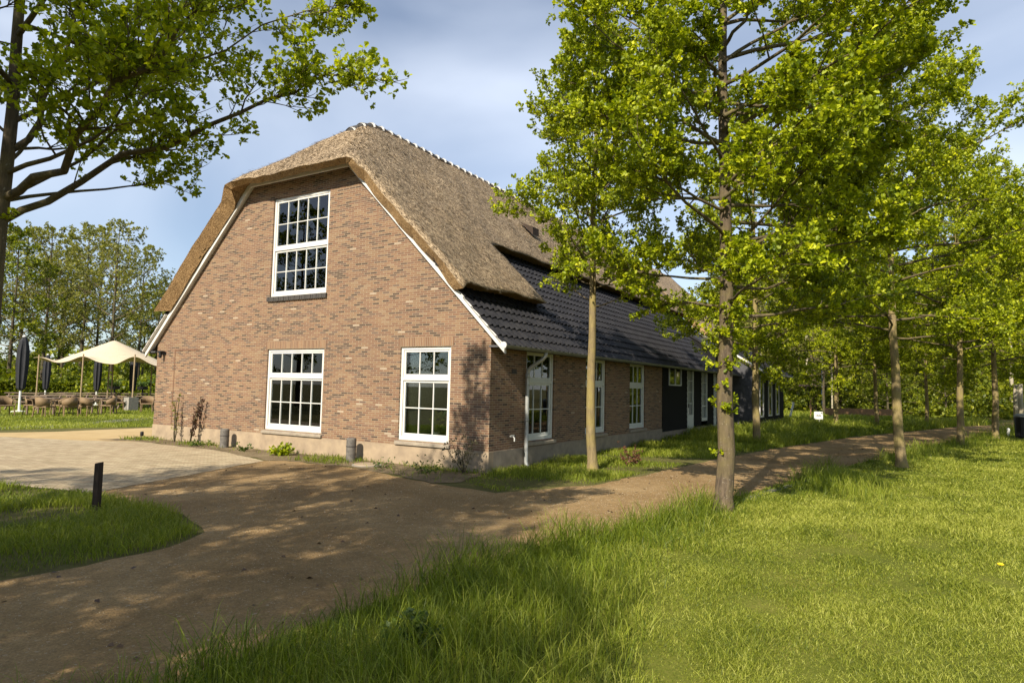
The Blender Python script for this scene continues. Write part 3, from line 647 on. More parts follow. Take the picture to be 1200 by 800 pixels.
def grow(r, p, d, length, segs, up, wob):
    pts = [np.array(p, float)]; d = np.array(d, float); d /= np.linalg.norm(d)
    for i in range(segs):
        d = d + r.normal(0, wob, 3) + np.array((0, 0, up)); d /= np.linalg.norm(d); pts.append(pts[-1] + d * length / segs)
    return np.array(pts)
def along(pts, t):
    x = t * (len(pts) - 1); i = min(int(x), len(pts) - 2); f = x - i; return pts[i] * (1 - f) + pts[i + 1] * f, (pts[i + 1] - pts[i]) / (np.linalg.norm(pts[i + 1] - pts[i]) + 1e-9)

def make_tree(name, seed, H, base, R, r0, nprim=34, nsec=6, ntwig=4, leaf=.085, k=8, bark='bark', leafm='leaf', low=.15, high=.5, lop=None, prof=None, simple_leaf=False,
              sprouts=(), limbs=(), bare=0.0, trunk_sides=12, lean=(0, 0), crown_name='crown', tuft_gap=.13, limb_d=1.5):
    r = np.random.default_rng(seed); bb = B(); TP = []; TD = []
    nseg = 14; zz = np.linspace(0, H, nseg + 1); wx = np.cumsum(r.normal(0, .018, nseg + 1)) * (zz > .1) + lean[0] * zz; wy = np.cumsum(r.normal(0, .018, nseg + 1)) * (zz > .1) + lean[1] * zz
    wx -= wx[0]; wy -= wy[0]; tr = np.stack((wx, wy, zz), -1); rad = [r0 * (1 - .93 * (z / H) ** .9) + .008 for z in zz]; 
    tr2 = np.vstack(([[0, 0, -.1]], [[0, 0, .0]], [[wx[1] * .2, wy[1] * .2, .20]], tr[1:])); rd2 = [r0 * 1.55, r0 * 1.36, r0 * 1.06] + rad[1:]
    bb.tube(tr2, rd2, trunk_sides)
    def twigs(pts, length, rd, lvl, dens=1.0):
        n = nsec if lvl == 1 else ntwig
        for i in range(max(1, int(n * dens))):
            t = r.uniform(.22 if lvl == 1 else .15, 1.0) ** .8; p, d = along(pts, t)
            a = r.normal(0, 1, 3); a -= d * a.dot(d); a /= np.linalg.norm(a) + 1e-9; a[2] = a[2] * .4 + .1
            nd = d * .75 + a * r.uniform(.6, 1.1); l = length * r.uniform(.35, .6) * (1.1 - .55 * t)
            q = grow(r, p, nd, l, 4 if lvl == 1 else 3, .06, .14); rr = max(rd * (1 - t * .7) * .5, .004)
            bb.tube(q, [rr * (1 - .75 * j / (len(q) - 1)) for j in range(len(q))], 5 if lvl == 1 else 3, mi=1, cap=False)
            if lvl == 1: twigs(q, l, rr, 2)
            nt_ = max(1, int(l / tuft_gap))
            for j in range(nt_):
                if r.random() < bare: continue
                tt = 1 - j / max(nt_, 1) * .85; p2, d2 = along(q, max(tt, .05)); TP.append(p2 + r.normal(0, .03, 3)); TD.append(d2)
    pf = prof or (lambda u: (1 - u ** 1.6) ** .62 * min(1, .72 + 1.4 * u))
    ga = r.uniform(0, 6.28)
    for i in range(nprim):
        u = (i + r.uniform(0, .8)) / nprim; z = base + (H * .985 - base) * u ** 1.05; ga += 2.399 + r.normal(0, .35)
        ln = R * pf(u) * r.uniform(.75, 1.15)
        if lop is not None: ln *= max(.2, 1 + lop[1] * math.cos(ga - lop[0]))
        if ln < .15: ln = .15
        el = low + (high - low) * u + r.normal(0, .12)
        p = np.array([np.interp(z, zz, tr[:, 0]), np.interp(z, zz, tr[:, 1]), z]); d = (math.cos(ga) * math.cos(el), math.sin(ga) * math.cos(el), math.sin(el))
        q = grow(r, p, d, ln, 7, .045, .10); rr = min(np.interp(z, zz, rad) * .6, .007 + .009 * ln)
        bb.tube(q, [rr * (1 - .82 * j / 7) for j in range(8)], 6, mi=1, cap=False)
        twigs(q, max(ln, .6), rr, 1, .55 + .45 * min(1, ln / 1.6)); TP.append(q[-1]); TD.append(q[-1] - q[-2])
    for (pts, rr) in limbs:                       # limbs given by hand, in tree space
        P0 = np.array(pts, float); q = [along(P0, t)[0] + r.normal(0, .03, 3) * (t > 0) for t in np.linspace(0, 1, 12)]; q = np.array(q)
        bb.tube(q, [rr * (1 - .88 * j / 11) for j in range(12)], 7, mi=1, cap=False)
        ln = np.sum(np.linalg.norm(np.diff(q, axis=0), axis=1)); twigs(q, ln * .42, rr * .8, 1, limb_d); twigs(q, ln * .3, rr * .6, 1, limb_d)
        TP.append(q[-1]); TD.append(q[-1] - q[-2])
    for (z, n, rs, hs) in sprouts:                # leafy water shoots on the stem
        for i in range(n):
            a = r.uniform(0, 6.28); zc = z + r.normal(0, hs); p = np.array([np.interp(zc, zz, tr[:, 0]), np.interp(zc, zz, tr[:, 1]), zc]); d = np.array((math.cos(a), math.sin(a), r.uniform(-.1, .6)))
            q = grow(r, p, d, rs * r.uniform(.5, 1.2), 3, .05, .15); bb.tube(q, [.006, .005, .004, .003], 3, mi=1, cap=False)
            for tt in (.45, .75, 1): p2, d2 = along(q, tt); TP.append(p2); TD.append(d2)
    v, lo, to, ti = leaf_cloud(np.array(TP), np.array([d / (np.linalg.norm(d) + 1e-9) for d in TD]), leaf, r, k, simple_leaf=simple_leaf)
    root = bpy.data.objects.new(name, None); COL.objects.link(root); root.empty_display_size = .3
    to_ = bb.obj('trunk', [M[bark], M['limb']], root, smooth=True)
    mesh_np(crown_name, v, lo, to, M[leafm], root, ti)
    return root
def put(o, x, y, rz=0.0, s=1.0, z=0.0):
    o.location = (x, y, z); o.rotation_euler = (0, 0, rz); o.scale = (s, s, s); return o

# avenue oaks
def lb(a0, z0, a1, z1, a2, z2, f=0.0):
    q = lambda a, z: (RT[0] * a - FW[0] * f * abs(a), RT[1] * a - FW[1] * f * abs(a), z)
    return ([(0, 0, z0), q(a1, z1), q(a2, z2)], .03)
limbA = [lb(0, 4.6, 1.2, 5.1, 2.7, 5.3), lb(0, 5.6, 1.3, 6.2, 2.8, 6.6), lb(0, 6.4, 1.2, 7.2, 2.3, 7.9), lb(0, 5.2, -1.1, 5.7, -2.2, 6.1), lb(0, 6.2, -1.0, 6.9, -2.0, 7.3), lb(0, 4.4, .5, 4.7, .9, 5.0, 1.6), lb(0, 5.8, -.4, 6.1, -.8, 6.3, 1.8), lb(0, 3.7, 1.1, 3.9, 2.4, 3.8, .3), lb(0, 7.0, 1.0, 7.8, 2.2, 8.3), lb(0, 5.0, .9, 5.4, 1.9, 5.7, .8), lb(0, 6.6, .3, 7.0, .6, 7.4, 2.2), lb(0, 5.4, .3, 5.6, .5, 5.8, 2.6)]
oakA = make_tree('oak_tree', 21, 11.6, 2.7, 3.05, .118, nprim=62, nsec=10, ntwig=7, leaf=.060, k=10, tuft_gap=.075, sprouts=((1.45, 9, .26, .10), (.85, 3, .14, .10), (2.15, 18, .26, .22), (2.7, 26, .36, .3), (3.3, 22, .42, .3), (4.2, 16, .4, .5)), low=.0, lop=(.45, .15), limbs=limbA, limb_d=1.05)
put(oakA, 4.7, -1.27); tag(oakA, 'large oak in the foreground with leafy shoots on its mottled trunk, on the grass edge', 'tree', 'oaks lining the gravel path')
oakB = make_tree('oak_tree', 5, 9.6, 3.35, 2.25, .098, nprim=54, nsec=10, ntwig=7, leaf=.062, k=8, tuft_gap=.085, bark='bark_smooth', low=.35, high=.8, prof=lambda u: (1 - u) ** .55 * min(1, .5 + 2.0 * u))
put(oakB, 1.40, 1.76); tag(oakB, 'slender young oak with smooth yellowish trunk in front of the farmhouse side wall', 'tree', 'oaks lining the gravel path')
oakC = make_tree('oak_tree', 8, 10.8, 3.0, 3.3, .112, nprim=56, nsec=9, ntwig=7, leaf=.068, k=8, tuft_gap=.09, bark='bark_smooth', low=.02)
put(oakC, 6.79, 7.21); tag(oakC, 'oak with bare straight yellow-lit trunk on the lawn edge right of the path', 'tree', 'oaks lining the gravel path')
oakD = make_tree('oak_tree', 9, 10.4, 2.8, 3.3, .115, nprim=54, nsec=9, ntwig=7, leaf=.074, k=8, tuft_gap=.09, bark='bark_smooth', low=.0)
put(oakD, 2.76, 11.64, 1.0); tag(oakD, 'oak standing in rough grass before the black timber annex', 'tree', 'oaks lining the gravel path')
for i, (src, x, y, rz, s, lab) in enumerate((
        (oakC, 8.46, 16.01, 2.1, .98, 'oak on the right edge of the path, third from the camera, with low yellow-green boughs'),
        (oakD, 9.95, 21.6, 3.3, 1.02, 'oak on the lawn edge with sprouts halfway up its trunk, left of the litter bin'),
        (oakD, 4.09, 23.83, 4.4, .95, 'thin oak in front of the left end of the timber rail'),
        (oakC, 5.73, 26.72, 0.7, .9, 'thin oak in front of the timber rail near its right end'),
        (oakD, 7.9, 30.9, 2.6, .85, 'oak behind the bare yellow trunk on the far bend of the path'),
        (oakC, 12.2, 30.2, 5.1, .95, 'far oak on the lawn side of the path beyond the litter bin'),
        (oakD, 14.5, 40.5, 1.9, .95, 'farthest oak where the path bends out of sight'),
        (oakC, 13.5, 14.5, 4.0, .98, 'oak on the open lawn at the right edge of the view'))):
    c = put(copy_tree(src), x, y, rz, s); tag(c, lab, 'tree', 'oaks lining the gravel path')
# the oak at the left edge, its boughs reaching right over the yard
LX, LY = 0.08, -8.09
def T(px, py, dist): return deep(px, py, dist * .68) - np.array((LX, LY, 0))
limbs = [([(0, 0, 3.0), T(60, 232, 8.3), T(165, 180, 8.2), T(270, 140, 8.0), T(345, 108, 7.9), T(398, 80, 7.8)], .036),
         ([(0, 0, 3.15), T(70, 205, 8.5), T(150, 135, 8.6), T(240, 60, 8.7), T(350, 12, 8.8), T(400, 8, 8.8)], .018),
         ([(0, 0, 3.4), T(40, 150, 8.4), T(65, 80, 8.4), T(95, 5, 8.4), T(130, -60, 8.3)], .034),
         ([(0, 0, 3.2), T(60, 190, 7.6), T(130, 120, 7.0), T(190, 50, 6.6), T(250, -30, 6.4)], .04),
         ([(0, 0, 3.5), T(60, 120, 9.4), T(160, 60, 10.0), T(240, -10, 10.4)], .018)]
oakL = make_tree('oak_tree', 31, 8.0, 3.1, 1.55, .078, nprim=30, nsec=8, ntwig=7, leaf=.047, k=8, tuft_gap=.075, limb_d=1.9, bark='bark', leafm='leaf_dark', limbs=limbs, lop=(.35, .85), low=.25, lean=(.02, .01), sprouts=((1.68, 9, .17, .07), (2.9, 6, .2, .2)))
put(oakL, LX, LY); tag(oakL, 'oak at the left edge with long boughs reaching over the sky towards the thatched roof', 'tree')
oakS = make_tree('oak_tree', 51, 10.6, 3.0, 3.4, .12, nprim=40, nsec=8, ntwig=6, leaf=.075, k=6, tuft_gap=.14, bark='bark_smooth', low=-.05)
# oaks of the avenue behind the camera: out of view, they cast the shade on the path
for q, (x, y, rz, sc, lab) in enumerate(((1.7, -12.7, .4, .88, 'oak beside the path left of the viewpoint, casting shade on the gravel'),
                                (1.2, -16.3, 2.0, 1.0, 'second oak beside the path behind the viewpoint'),
                                (-1.9, -15.0, 5.2, .9, 'oak on the grass behind the viewpoint, shading the yard'),
                                (-5.2, -18.5, 2.2, .9, 'oak left of the path well behind the viewpoint'),
                                (0.2, -12.6, 3.9, .8, 'small oak at the bend of the path just behind the viewpoint'),
                                (4.3, -15.4, 1.2, .72, 'oak on the lawn behind the viewpoint, shading the long grass'),
                                (3.4, -20.0, 3.2, 1.05, 'third oak beside the path far behind the viewpoint'))):
    c = put(oakS if q == 0 else copy_tree(oakS), x, y, rz, sc); tag(c, lab, 'tree', 'oaks lining the gravel path')

# woodland behind
wA = make_tree('woodland_tree', 41, 15.5, 2.5, 4.6, .20, nprim=40, nsec=6, ntwig=3, leaf=.22, k=6, bark='bark_dark', leafm='leaf_wood', simple_leaf=True, tuft_gap=.3, trunk_sides=8)
wB = make_tree('woodland_tree', 42, 14, 3.6, 4.9, .17, nprim=36, nsec=6, ntwig=3, leaf=.19, k=5, bark='bark_dark', leafm='leaf_pale', simple_leaf=True, tuft_gap=.32, bare=.15, trunk_sides=8, prof=lambda u: (1 - u ** 1.5) ** .6 * min(1, .5 + 2 * u), low=.3, high=.9)
wC = make_tree('woodland_tree', 43, 8, .6, 3.0, .10, nprim=36, nsec=6, ntwig=3, leaf=.19, k=6, bark='bark_dark', leafm='leaf_wood', simple_leaf=True, tuft_gap=.26, trunk_sides=6)
wD = make_tree('woodland_tree', 44, 17, 7.5, 3.6, .19, nprim=30, nsec=6, ntwig=3, leaf=.24, k=6, bark='bark_pale', leafm='leaf_wood', simple_leaf=True, tuft_gap=.32, trunk_sides=8)
rw = np.random.default_rng(77); used = {id(wA): 0, id(wB): 0, id(wC): 0, id(wD): 0}
def wood(src, px, dist, s, lab, grp):
    p = deep(px, 460, dist); o = src if used[id(src)] == 0 else copy_tree(src); used[id(src)] += 1
    put(o, p[0], p[1], rw.uniform(0, 6.28), s); tag(o, lab, 'tree', grp)
LT = 'thin-crowned tree with pale spring leaves behind the terrace tent'; LT2 = 'full green tree behind the terrace at the left'
for px, d, s in ((48, 52, .98), (92, 58, 1.10), (128, 50, .98), (160, 55, .92), (110, 66, 1.1), (20, 60, 1.1), (-25, 58, 1.15), (-80, 55, 1.1), (70, 72, 1.15)): wood(wB, px, d, s, LT, 'pale trees behind the terrace')
for px, d, s in ((8, 47, .80), (180, 62, .72), (66, 64, .85), (205, 64, .72), (-60, 70, 1.0), (165, 72, .8)): wood(wA, px, d, s, LT2, 'green trees behind the terrace')
RT1 = 'dark green woodland tree behind the timber rail'; RT2 = 'leafy young tree in the undergrowth behind the path'; RT3 = 'tall bare-stemmed woodland tree behind the avenue'; RT4 = 'pale-leaved tree in the woodland behind the annex'
for px, d, s in ((860, 62, 1.0), (935, 66, 1.05), (1010, 60, 1.0), (1085, 58, .95), (1150, 62, 1.0), (1215, 60, 1.0), (1280, 58, 1), (1360, 60, 1), (980, 80, 1.2), (1120, 82, 1.25), (1240, 80, 1.2), (880, 85, 1.2), (1050, 95, 1.4)): wood(wA, px, d, s, RT1, 'woodland trees on the right')
for px, d, s in ((905, 54, .75), (985, 52, .85), (1040, 48, .85), (1075, 55, .8), (1108, 52, .85), (1145, 57, .8), (1010, 56, .9), (930, 60, .9), (1175, 62, .9), (955, 70, 1.1), (1200, 66, 1), (870, 56, .8), (1250, 58, 1), (1320, 56, 1)): wood(wC, px, d, s, RT2, 'young trees in the undergrowth')
for px, d, s in ((945, 56, .95), (975, 60, 1.0), (1030, 64, 1.0), (892, 64, 1.0), (1098, 64, 1.0), (918, 75, 1.1), (1185, 58, 1.0), (1130, 70, 1.0)): wood(wD, px, d, s, RT3, 'bare-stemmed trees on the right')
for px, d, s in ((880, 50, .85), (912, 48, .8), (1000, 70, 1.1), (850, 70, 1.1), (965, 46, .62)): wood(wB, px, d, s, RT4, 'pale trees behind the annex')

for k, (x, y, sc) in enumerate(((-30, -21, .95), (-26, -27, 1.0), (-37, -17, 1.0), (-33, -31, 1.1), (-45, -23, 1.15), (-21, -32, 1.0), (-52, -15, 1.1))): tag(put(copy_tree(wA), x, y, k * 1.3, sc), 'tall tree beyond the yard behind the viewpoint, mirrored in the gable windows', 'tree', 'trees mirrored in the windows')
for k, (x, y, sc) in enumerate(((33, 44, 1.0), (41, 52, 1.0), (37, 36, .95), (47, 44, 1.1))): tag(put(copy_tree(wA), x, y, k * 1.7, sc), 'tall tree beyond the lawn to the right, mirrored in the side windows', 'tree', 'trees mirrored in the side windows')
# far wood and undergrowth: one mass of leaves that nobody could count
def leaf_mass(name, n, xs_, size, mat, seed, hmax, label=None):
    r = np.random.default_rng(seed); px = r.uniform(xs_[0], xs_[1], n); d = r.uniform(xs_[2], xs_[3], n)
    ring = np.stack([deep(a, 460, b) for a, b in zip(px, d)]); ring[:, 2] = hmax * r.uniform(0, 1, n) ** 1.3 * (.55 + .45 * np.sin(px * .05 + d * .3) * np.sin(px * .021))
    v, lo, to, ti = leaf_cloud(ring, np.tile((0, 0, 1.0), (n, 1)), size, r, 5, spread=1.2, simple_leaf=True)
    return tag(mesh_np(name, v, lo, to, M[mat], None, ti), label, kind='stuff')
leaf_mass('far_wood', 16000, (820, 1420, 90, 120), .9, 'leaf_wood', 1, 20)
leaf_mass('far_wood', 6000, (-200, 240, 80, 110), .8, 'leaf_wood', 2, 6)
leaf_mass('undergrowth', 16000, (850, 1330, 50, 75), .28, 'leaf_wood', 3, 4.6)
leaf_mass('undergrowth', 5000, (-120, 230, 46, 60), .28, 'leaf_wood', 4, 2.6)

# ------------------------------------------------------------------ shrubs and small plants
def shrub(name, loc, r_, h, n, leaf, mat, label, cat='shrub', seed=0, stems=8, k=6, up=.6, simple_leaf=True, group=None):
    r = np.random.default_rng(seed + 100); root = empty(name, label, cat, loc, 0, group); bb = B(); TP = []; TD = []
    for i in range(stems):
        a = r.uniform(0, 6.28); d = np.array((math.cos(a) * (1 - up), math.sin(a) * (1 - up), up)); q = grow(r, (0, 0, 0), d, math.hypot(h, r_) * r.uniform(.6, .95), 5, .02, .12)
        q[:, :2] *= 1.0; bb.tube(q, [.012 * (1 - .7 * j / 5) * max(h, .4) for j in range(6)], 4, cap=False)
        for j in range(n // stems):
            p, dd = along(q, r.uniform(.25, 1)); TP.append(p + r.normal(0, r_ * .18, 3)); TD.append(dd)
    bb.obj('stems', M['bark_dark'], root); TP = np.array(TP); TP[:, 2] = np.maximum(TP[:, 2], .03)
    v, lo, to, ti = leaf_cloud(TP, np.array(TD), leaf, r, k, simple_leaf=simple_leaf); mesh_np('foliage', v, lo, to, M[mat], root, ti); return root
shrub('green_bush', (-5.25, -.55, 0), .22, .26, 60, .085, 'leaf', 'low bright green bush under the left lower window', seed=1, up=.5)
shrub('red_bush', (1.75, 3.1, 0), .30, .42, 70, .05, 'leaf_red', 'small reddish bush on the grass by the side wall', seed=2, up=.6)
shrub('dry_bush', (-.25, -.45, 0), .38, .75, 70, .05, 'leaf_grey', 'dry grey-brown twiggy bush at the brick corner of the farmhouse', seed=3, up=.72)
shrub('climbing_shrub', (-9.9, -.22, 0), .22, 1.5, 46, .05, 'leaf_pale', 'thin sparse climbing shrub with pale green leaves by the wall joint', seed=4, up=.94, stems=3, k=4)
shrub('climbing_shrub', (-9.15, -.25, 0), .16, 1.35, 60, .075, 'leaf_brown', 'thin climbing shrub with dark brown leaves against the brick gable', seed=5, up=.95, stems=3, k=4)
shrub('weed_plant', (-6.6, -.5, 0), .2, .15, 24, .05, 'leaf_bush', 'small green weed in the bed right of the left bollard', seed=6, up=.4)
shrub('weed_plant', (-2.0, -.75, 0), .3, .09, 50, .03, 'leaf_bush', 'low green weed in the bed right of the drain cover', seed=7, up=.35)
shrub('weed_plant', (-.9, -.8, 0), .35, .12, 60, .035, 'leaf_bush', 'leafy weed in the bed under the right lower window', seed=8, up=.4)
shrub('weed_plant', (-8.4, -.5, 0), .25, .16, 30, .05, 'leaf_bush', 'small weed in the bed left of the left bollard', seed=9, up=.4)
p = at(490, 758); shrub('thistle_plant', (p[0], p[1], 0), .13, .26, 90, .05, 'leaf_bush', 'grey-green thistle standing in the long foreground grass', seed=10, up=.6, stems=7, k=3)
p = at(1172, 668); dn = empty('dandelion', 'single yellow dandelion flower in the mown lawn', 'flower', (p[0], p[1], 0))
B().tube([(0, 0, 0), (.005, 0, .05)], .004, 5).obj('stem', M['leaf_bush'], dn); B().lathe([(.006, 0), (.028, .008), (.03, .016), (.012, .024)], (.005, 0, .048), 12).obj('flower_head', M['yellow'], dn)

# ------------------------------------------------------------------ bollards, posts, drain cover
def bollard(x, y, h, lab):
    e = empty('bollard', lab, 'bollard', (x, y, 0), 0, 'round bollards along the gable')
    B().lathe([(.105, -.05), (.105, h - .03), (.098, h - .008), (.08, h)], n=20).obj('shaft', M['bollard'], e, smooth=False)
    B().lathe([(.112, h * .62), (.112, h * .66)], n=20).obj('band', M['sill_dark'], e)
bollard(-7.65, -.3, .47, 'round weathered bollard left of the lower left gable window'); bollard(-3.32, -.3, .50, 'round weathered bollard between the two lower gable windows')
e = empty('wooden_post', 'dark square wooden post at the corner of the left grass patch', 'post', (-1.72, -6.22, 0), .35)
b = B(); b.add([(-.038, -.038, -.1), (.038, -.038, -.1), (.038, .038, -.1), (-.038, .038, -.1), (-.035, -.035, .60), (.036, -.034, .615), (.037, .035, .62), (-.034, .036, .605)], [(3, 2, 1, 0), (4, 5, 6, 7), (0, 1, 5, 4), (1, 2, 6, 5), (2, 3, 7, 6), (3, 0, 4, 7)])
b.obj('shaft', M['post_wood'], e, bevel=.008)
e = empty('drain_cover', 'pale round drain cover in the soil beside the right bollard', 'drain cover', (-2.55, -.62, 0)); B().lathe([(.26, 0), (.26, .03), (.24, .038), (.0, .038)], n=24).obj('lid', M['plinth'], e); B().lathe([(.30, -.01), (.30, .022), (.27, .022)], n=24).obj('rim', M['concrete'], e)
e = empty('ground_spotlight', 'small black ground spotlight at the left foot of the gable', 'lamp', (-10.9, -.55, 0)); B().tube([(0, 0, -.05), (0, 0, .14)], .012, 6).obj('spike', M['metal_dark'], e); B().lathe([(.03, 0), (.045, .03), (.045, .1), (.03, .12)], (0, .02, .12), 10).obj('lamp_head', M['metal_dark'], e)
# things seen through the windows
e = empty('orange_tag', 'small orange tag hanging behind the first side window', 'tag', (-.16, 1.86, .99)); B().box((-.004, -.045, -.12), (.004, .045, .1)).obj('card', M['orange'], e); B().tube([(0, 0, .1), (0, 0, .4)], .003, 5).obj('string', M['sign_white'], e)
def pot_plant(x, y, z, lab, seed, mat):
    e = shrub('potted_plant', (x, y, z), .16, .42, 26, .13, mat, lab, 'plant', seed, 7, 3, .75)
    B().lathe([(.06, -.16), (.085, 0), (.09, .0), (.075, -.01)], n=14).obj('pot', M['ceramic'], e)
pot_plant(-1.55, .34, .68, 'white-green potted plant behind the middle of the right gable window', 21, 'leaf_pale'); pot_plant(-1.2, .36, .68, 'bushy potted plant at the right side inside the right gable window', 22, 'leaf_bush')
pot_plant(-5.55, .36, .68, 'potted plant behind the middle panes of the lower left gable window', 23, 'leaf_bush')
e = empty('window_table', 'long dark side table standing inside behind the right gable window', 'table', (-1.6, .4, .2)); B().box((-.7, -.14, .28), (.75, .2, .32)).obj('table_top', M['teak'], e)
for sx in (-.65, .68):
    for sy in (-.1, .16): B().box((sx - .02, sy - .02, 0), (sx + .02, sy + .02, .28)).obj('leg', M['teak'], e)
e2 = copy_tree(e); e2.location = (-5.6, .42, .2); tag(e2, 'long dark side table standing inside behind the lower left gable window', 'table')

# ------------------------------------------------------------------ terrace
def G(px, py): p = at(px, py); return float(p[0]), float(p[1])
AZ = math.atan2(RT[1], RT[0])
TENT = []
tent = empty('stretch_tent', 'cream stretch tent with pointed top on wooden poles over the terrace', 'tent')
p0 = np.array(G(41, 479)); p2 = np.array(G(154, 481)); p2 = p0 + (p2 - p0) * 1.0
ev = (p2 - p0) / np.linalg.norm(p2 - p0); bv = np.array((-ev[1], ev[0])); Lt = np.linalg.norm(p2 - p0)
if bv @ FW[:2] < 0: bv = -bv
pole2 = float((np.array(G(92, 480)) - p0) @ ev)
poles_f = [0.0, pole2, Lt]; apex = (Lt * .50, 2.7)
def tz(s, t):
    z = 2.35 + .16 * t / 5
    for q, h in ((0.0, .35), (pole2, .45), (Lt, .5)): z += h * math.exp(-((s - q) ** 2 / .55 + t * t / 1.6))
    for q, h in ((pole2 * .45, .4), (Lt * .98, .3)): z += h * math.exp(-((s - q) ** 2 / 2.0 + (t - 5) ** 2 / 2.0))
    zc_ = 3.85 - .50 * math.hypot((s - apex[0]) * .95, t - apex[1]); k_ = max(0.0, min(1.0, .5 + .5 * (zc_ - z) / .3)); return z * (1 - k_) + zc_ * k_ + .3 * k_ * (1 - k_) * .5
V = []; F = []; ns, nt2 = 70, 30
for i in range(ns + 1):
    s = -.25 + (Lt + 1.9) * i / ns
    for j in range(nt2 + 1):
        t = 5.2 * j / nt2; c = .25 * math.sin(math.pi * min(max(s / (Lt + 1.6), 0), 1)) * 0; q = p0 + ev * s + bv * (t); V.append((q[0], q[1], tz(s, t)))
for i in range(ns):
    for j in range(nt2): F.append((i * (nt2 + 1) + j, (i + 1) * (nt2 + 1) + j, (i + 1) * (nt2 + 1) + j + 1, i * (nt2 + 1) + j + 1))
cv = thicken(V, F, .012, 'canopy', [M['canvas'], M['canvas']], tent)
for s, t in ((0, .02), (pole2, .02), (Lt, .02), (pole2 * .45, 5.1), (Lt * .72, 5.1), (Lt * 1.05, 5.1), apex):
    q = p0 + ev * s + bv * t; B().tube([(q[0], q[1], 0), (q[0], q[1], tz(s, t) + (.12 if t < .1 else -.02))], .038, 8).obj('pole', M['tent_pole'], tent)
q = p0 + ev * Lt - bv * .1; B().box((q[0] - .25, q[1] - .25, 0), (q[0] + .25, q[1] + .25, .7)).obj('ballast_block', M['concrete'], tent)
def parasol(px, py, h, lab, first=[]):
    x, y = G(px, py)
    if not first:
        e = empty('closed_parasol', lab, 'parasol', (x, y, 0), 0, 'closed black parasols on the terrace')
        B().tube([(0, 0, 0), (0, 0, 3.25)], .045, 10).lathe([(.28, 0), (.28, .06), (.06, .09)], n=16).obj('pole', M['sign_white'], e)
        B().lathe([(.08, .95), (.15, 1.05), (.19, 1.5), (.22, 2.1), (.21, 2.7), (.16, 3.1), (.07, 3.28)], n=24, fn=lambda k, z: 1 + .16 * (1 if k % 3 == 0 else -.5) * (1 if z < 3 else .4)).obj('folded_canopy', M['umbrella'], e)
        B().lathe([(.07, 0), (.07, .06), (.02, .09)], (0, 0, 3.27), 10).obj('cap', M['sign_white'], e); first.append(e)
    else: e = copy_tree(first[0]); tag(e, lab, 'parasol')
    e.location = (x, y, 0); e.scale = (h / 3.36,) * 3
parasol(22, 483, 3.6, 'closed black parasol on a white pole standing alone left of the tent')
parasol(52, 473.5, 3.1, 'closed black parasol under the left end of the tent'); parasol(112, 475, 3.1, 'closed black parasol behind the middle of the tent front'); parasol(154, 476, 3.1, 'closed black parasol behind the right tent pole')
def chair(x, y, rz, lab, first=[]):
    if not first:
        e = empty('rattan_armchair', lab, 'chair', group='rattan armchairs on the terrace')
        B().box((-.27, -.26, .40), (.27, .26, .46)).obj('seat', M['rattan'], e, bevel=.02)
        b = B(); n = 10
        A = []
        for k in range(n + 1):
            a = math.pi * k / n; A += [(.28 * math.cos(a), .05 + .25 * math.sin(a), .46), (.31 * math.cos(a), .05 + .30 * math.sin(a), .66 + .17 * math.sin(a)), (.27 * math.cos(a), .05 + .27 * math.sin(a), .66 + .17 * math.sin(a)), (.25 * math.cos(a), .05 + .22 * math.sin(a), .46)]
        b.add(A, [(4 * k + m_, 4 * k + 4 + m_, 4 * k + 4 + (m_ + 1) % 4, 4 * k + (m_ + 1) % 4) for k in range(n) for m_ in range(4)]); b.obj('backrest', M['rattan'], e, smooth=True)
        for sx in (-1, 1):
            for sy in (-1, 1): B().tube([(sx * .24, sy * .23, .42), (sx * .27, sy * .27, 0)], .022, 6).obj('leg', M['rattan'], e)
            B().tube([(sx * .27, -.24, .42), (sx * .30, -.2, .66), (sx * .30, .06, .68)], .022, 6).obj('armrest', M['rattan'], e)
        first.append(e)
    else: e = copy_tree(first[0]); tag(e, lab, 'chair')
    e.location = (x, y, 0); e.rotation_euler = (0, 0, rz)
def table(x, y, rz, lab, first=[]):
    if not first:
        e = empty('terrace_table', lab, 'table', group='square tables on the terrace'); B().box((-.6, -.45, .70), (.6, .45, .74)).obj('table_top', M['teak'], e, bevel=.01)
        for sx in (-.54, .54):
            for sy in (-.39, .39): B().box((sx - .03, sy - .03, 0), (sx + .03, sy + .03, .70)).obj('leg', M['teak'], e)
        first.append(e)
    else: e = copy_tree(first[0]); tag(e, lab, 'table')
    e.location = (x, y, 0); e.rotation_euler = (0, 0, rz)
def picnic(x, y, rz, lab, first=[]):
    if not first:
        e = empty('picnic_table', lab, 'picnic table', group='long picnic tables under the tent')
        b = B()
        for k in range(5): b.box((-1.0, -.37 + k * .15, .70), (1.0, -.37 + k * .15 + .14, .74))
        b.obj('table_top', M['teak'], e)
        for s in (-1, 1):
            b = B()
            for k in range(2): b.box((-1.0, s * .72 - .14 + k * .145, .43), (1.0, s * .72 - .14 + k * .145 + .135, .47))
            b.obj('bench', M['teak'], e)
        for s in (-.75, .75): B().prism([(-.78, 0), (-.70, 0), (-.22, .70), (-.30, .70)], 0, s - .03, s + .03).prism([(.78, 0), (.70, 0), (.22, .70), (.30, .70)], 0, s - .031, s + .031).box((s - .035, -.80, .36), (s + .035, .80, .43)).obj('leg', M['teak'], e)
        first.append(e)
    else: e = copy_tree(first[0]); tag(e, lab, 'picnic table')
    e.location = (x, y, 0); e.rotation_euler = (0, 0, rz)
for px, py, a, lab in ((53, 485.5, .1, 'square table at the front left of the terrace lawn, left of the middle tent pole'), (113, 485, -.1, 'square table on the front terrace lawn between the two right tent poles')): table(*G(px, py), AZ + a, lab)
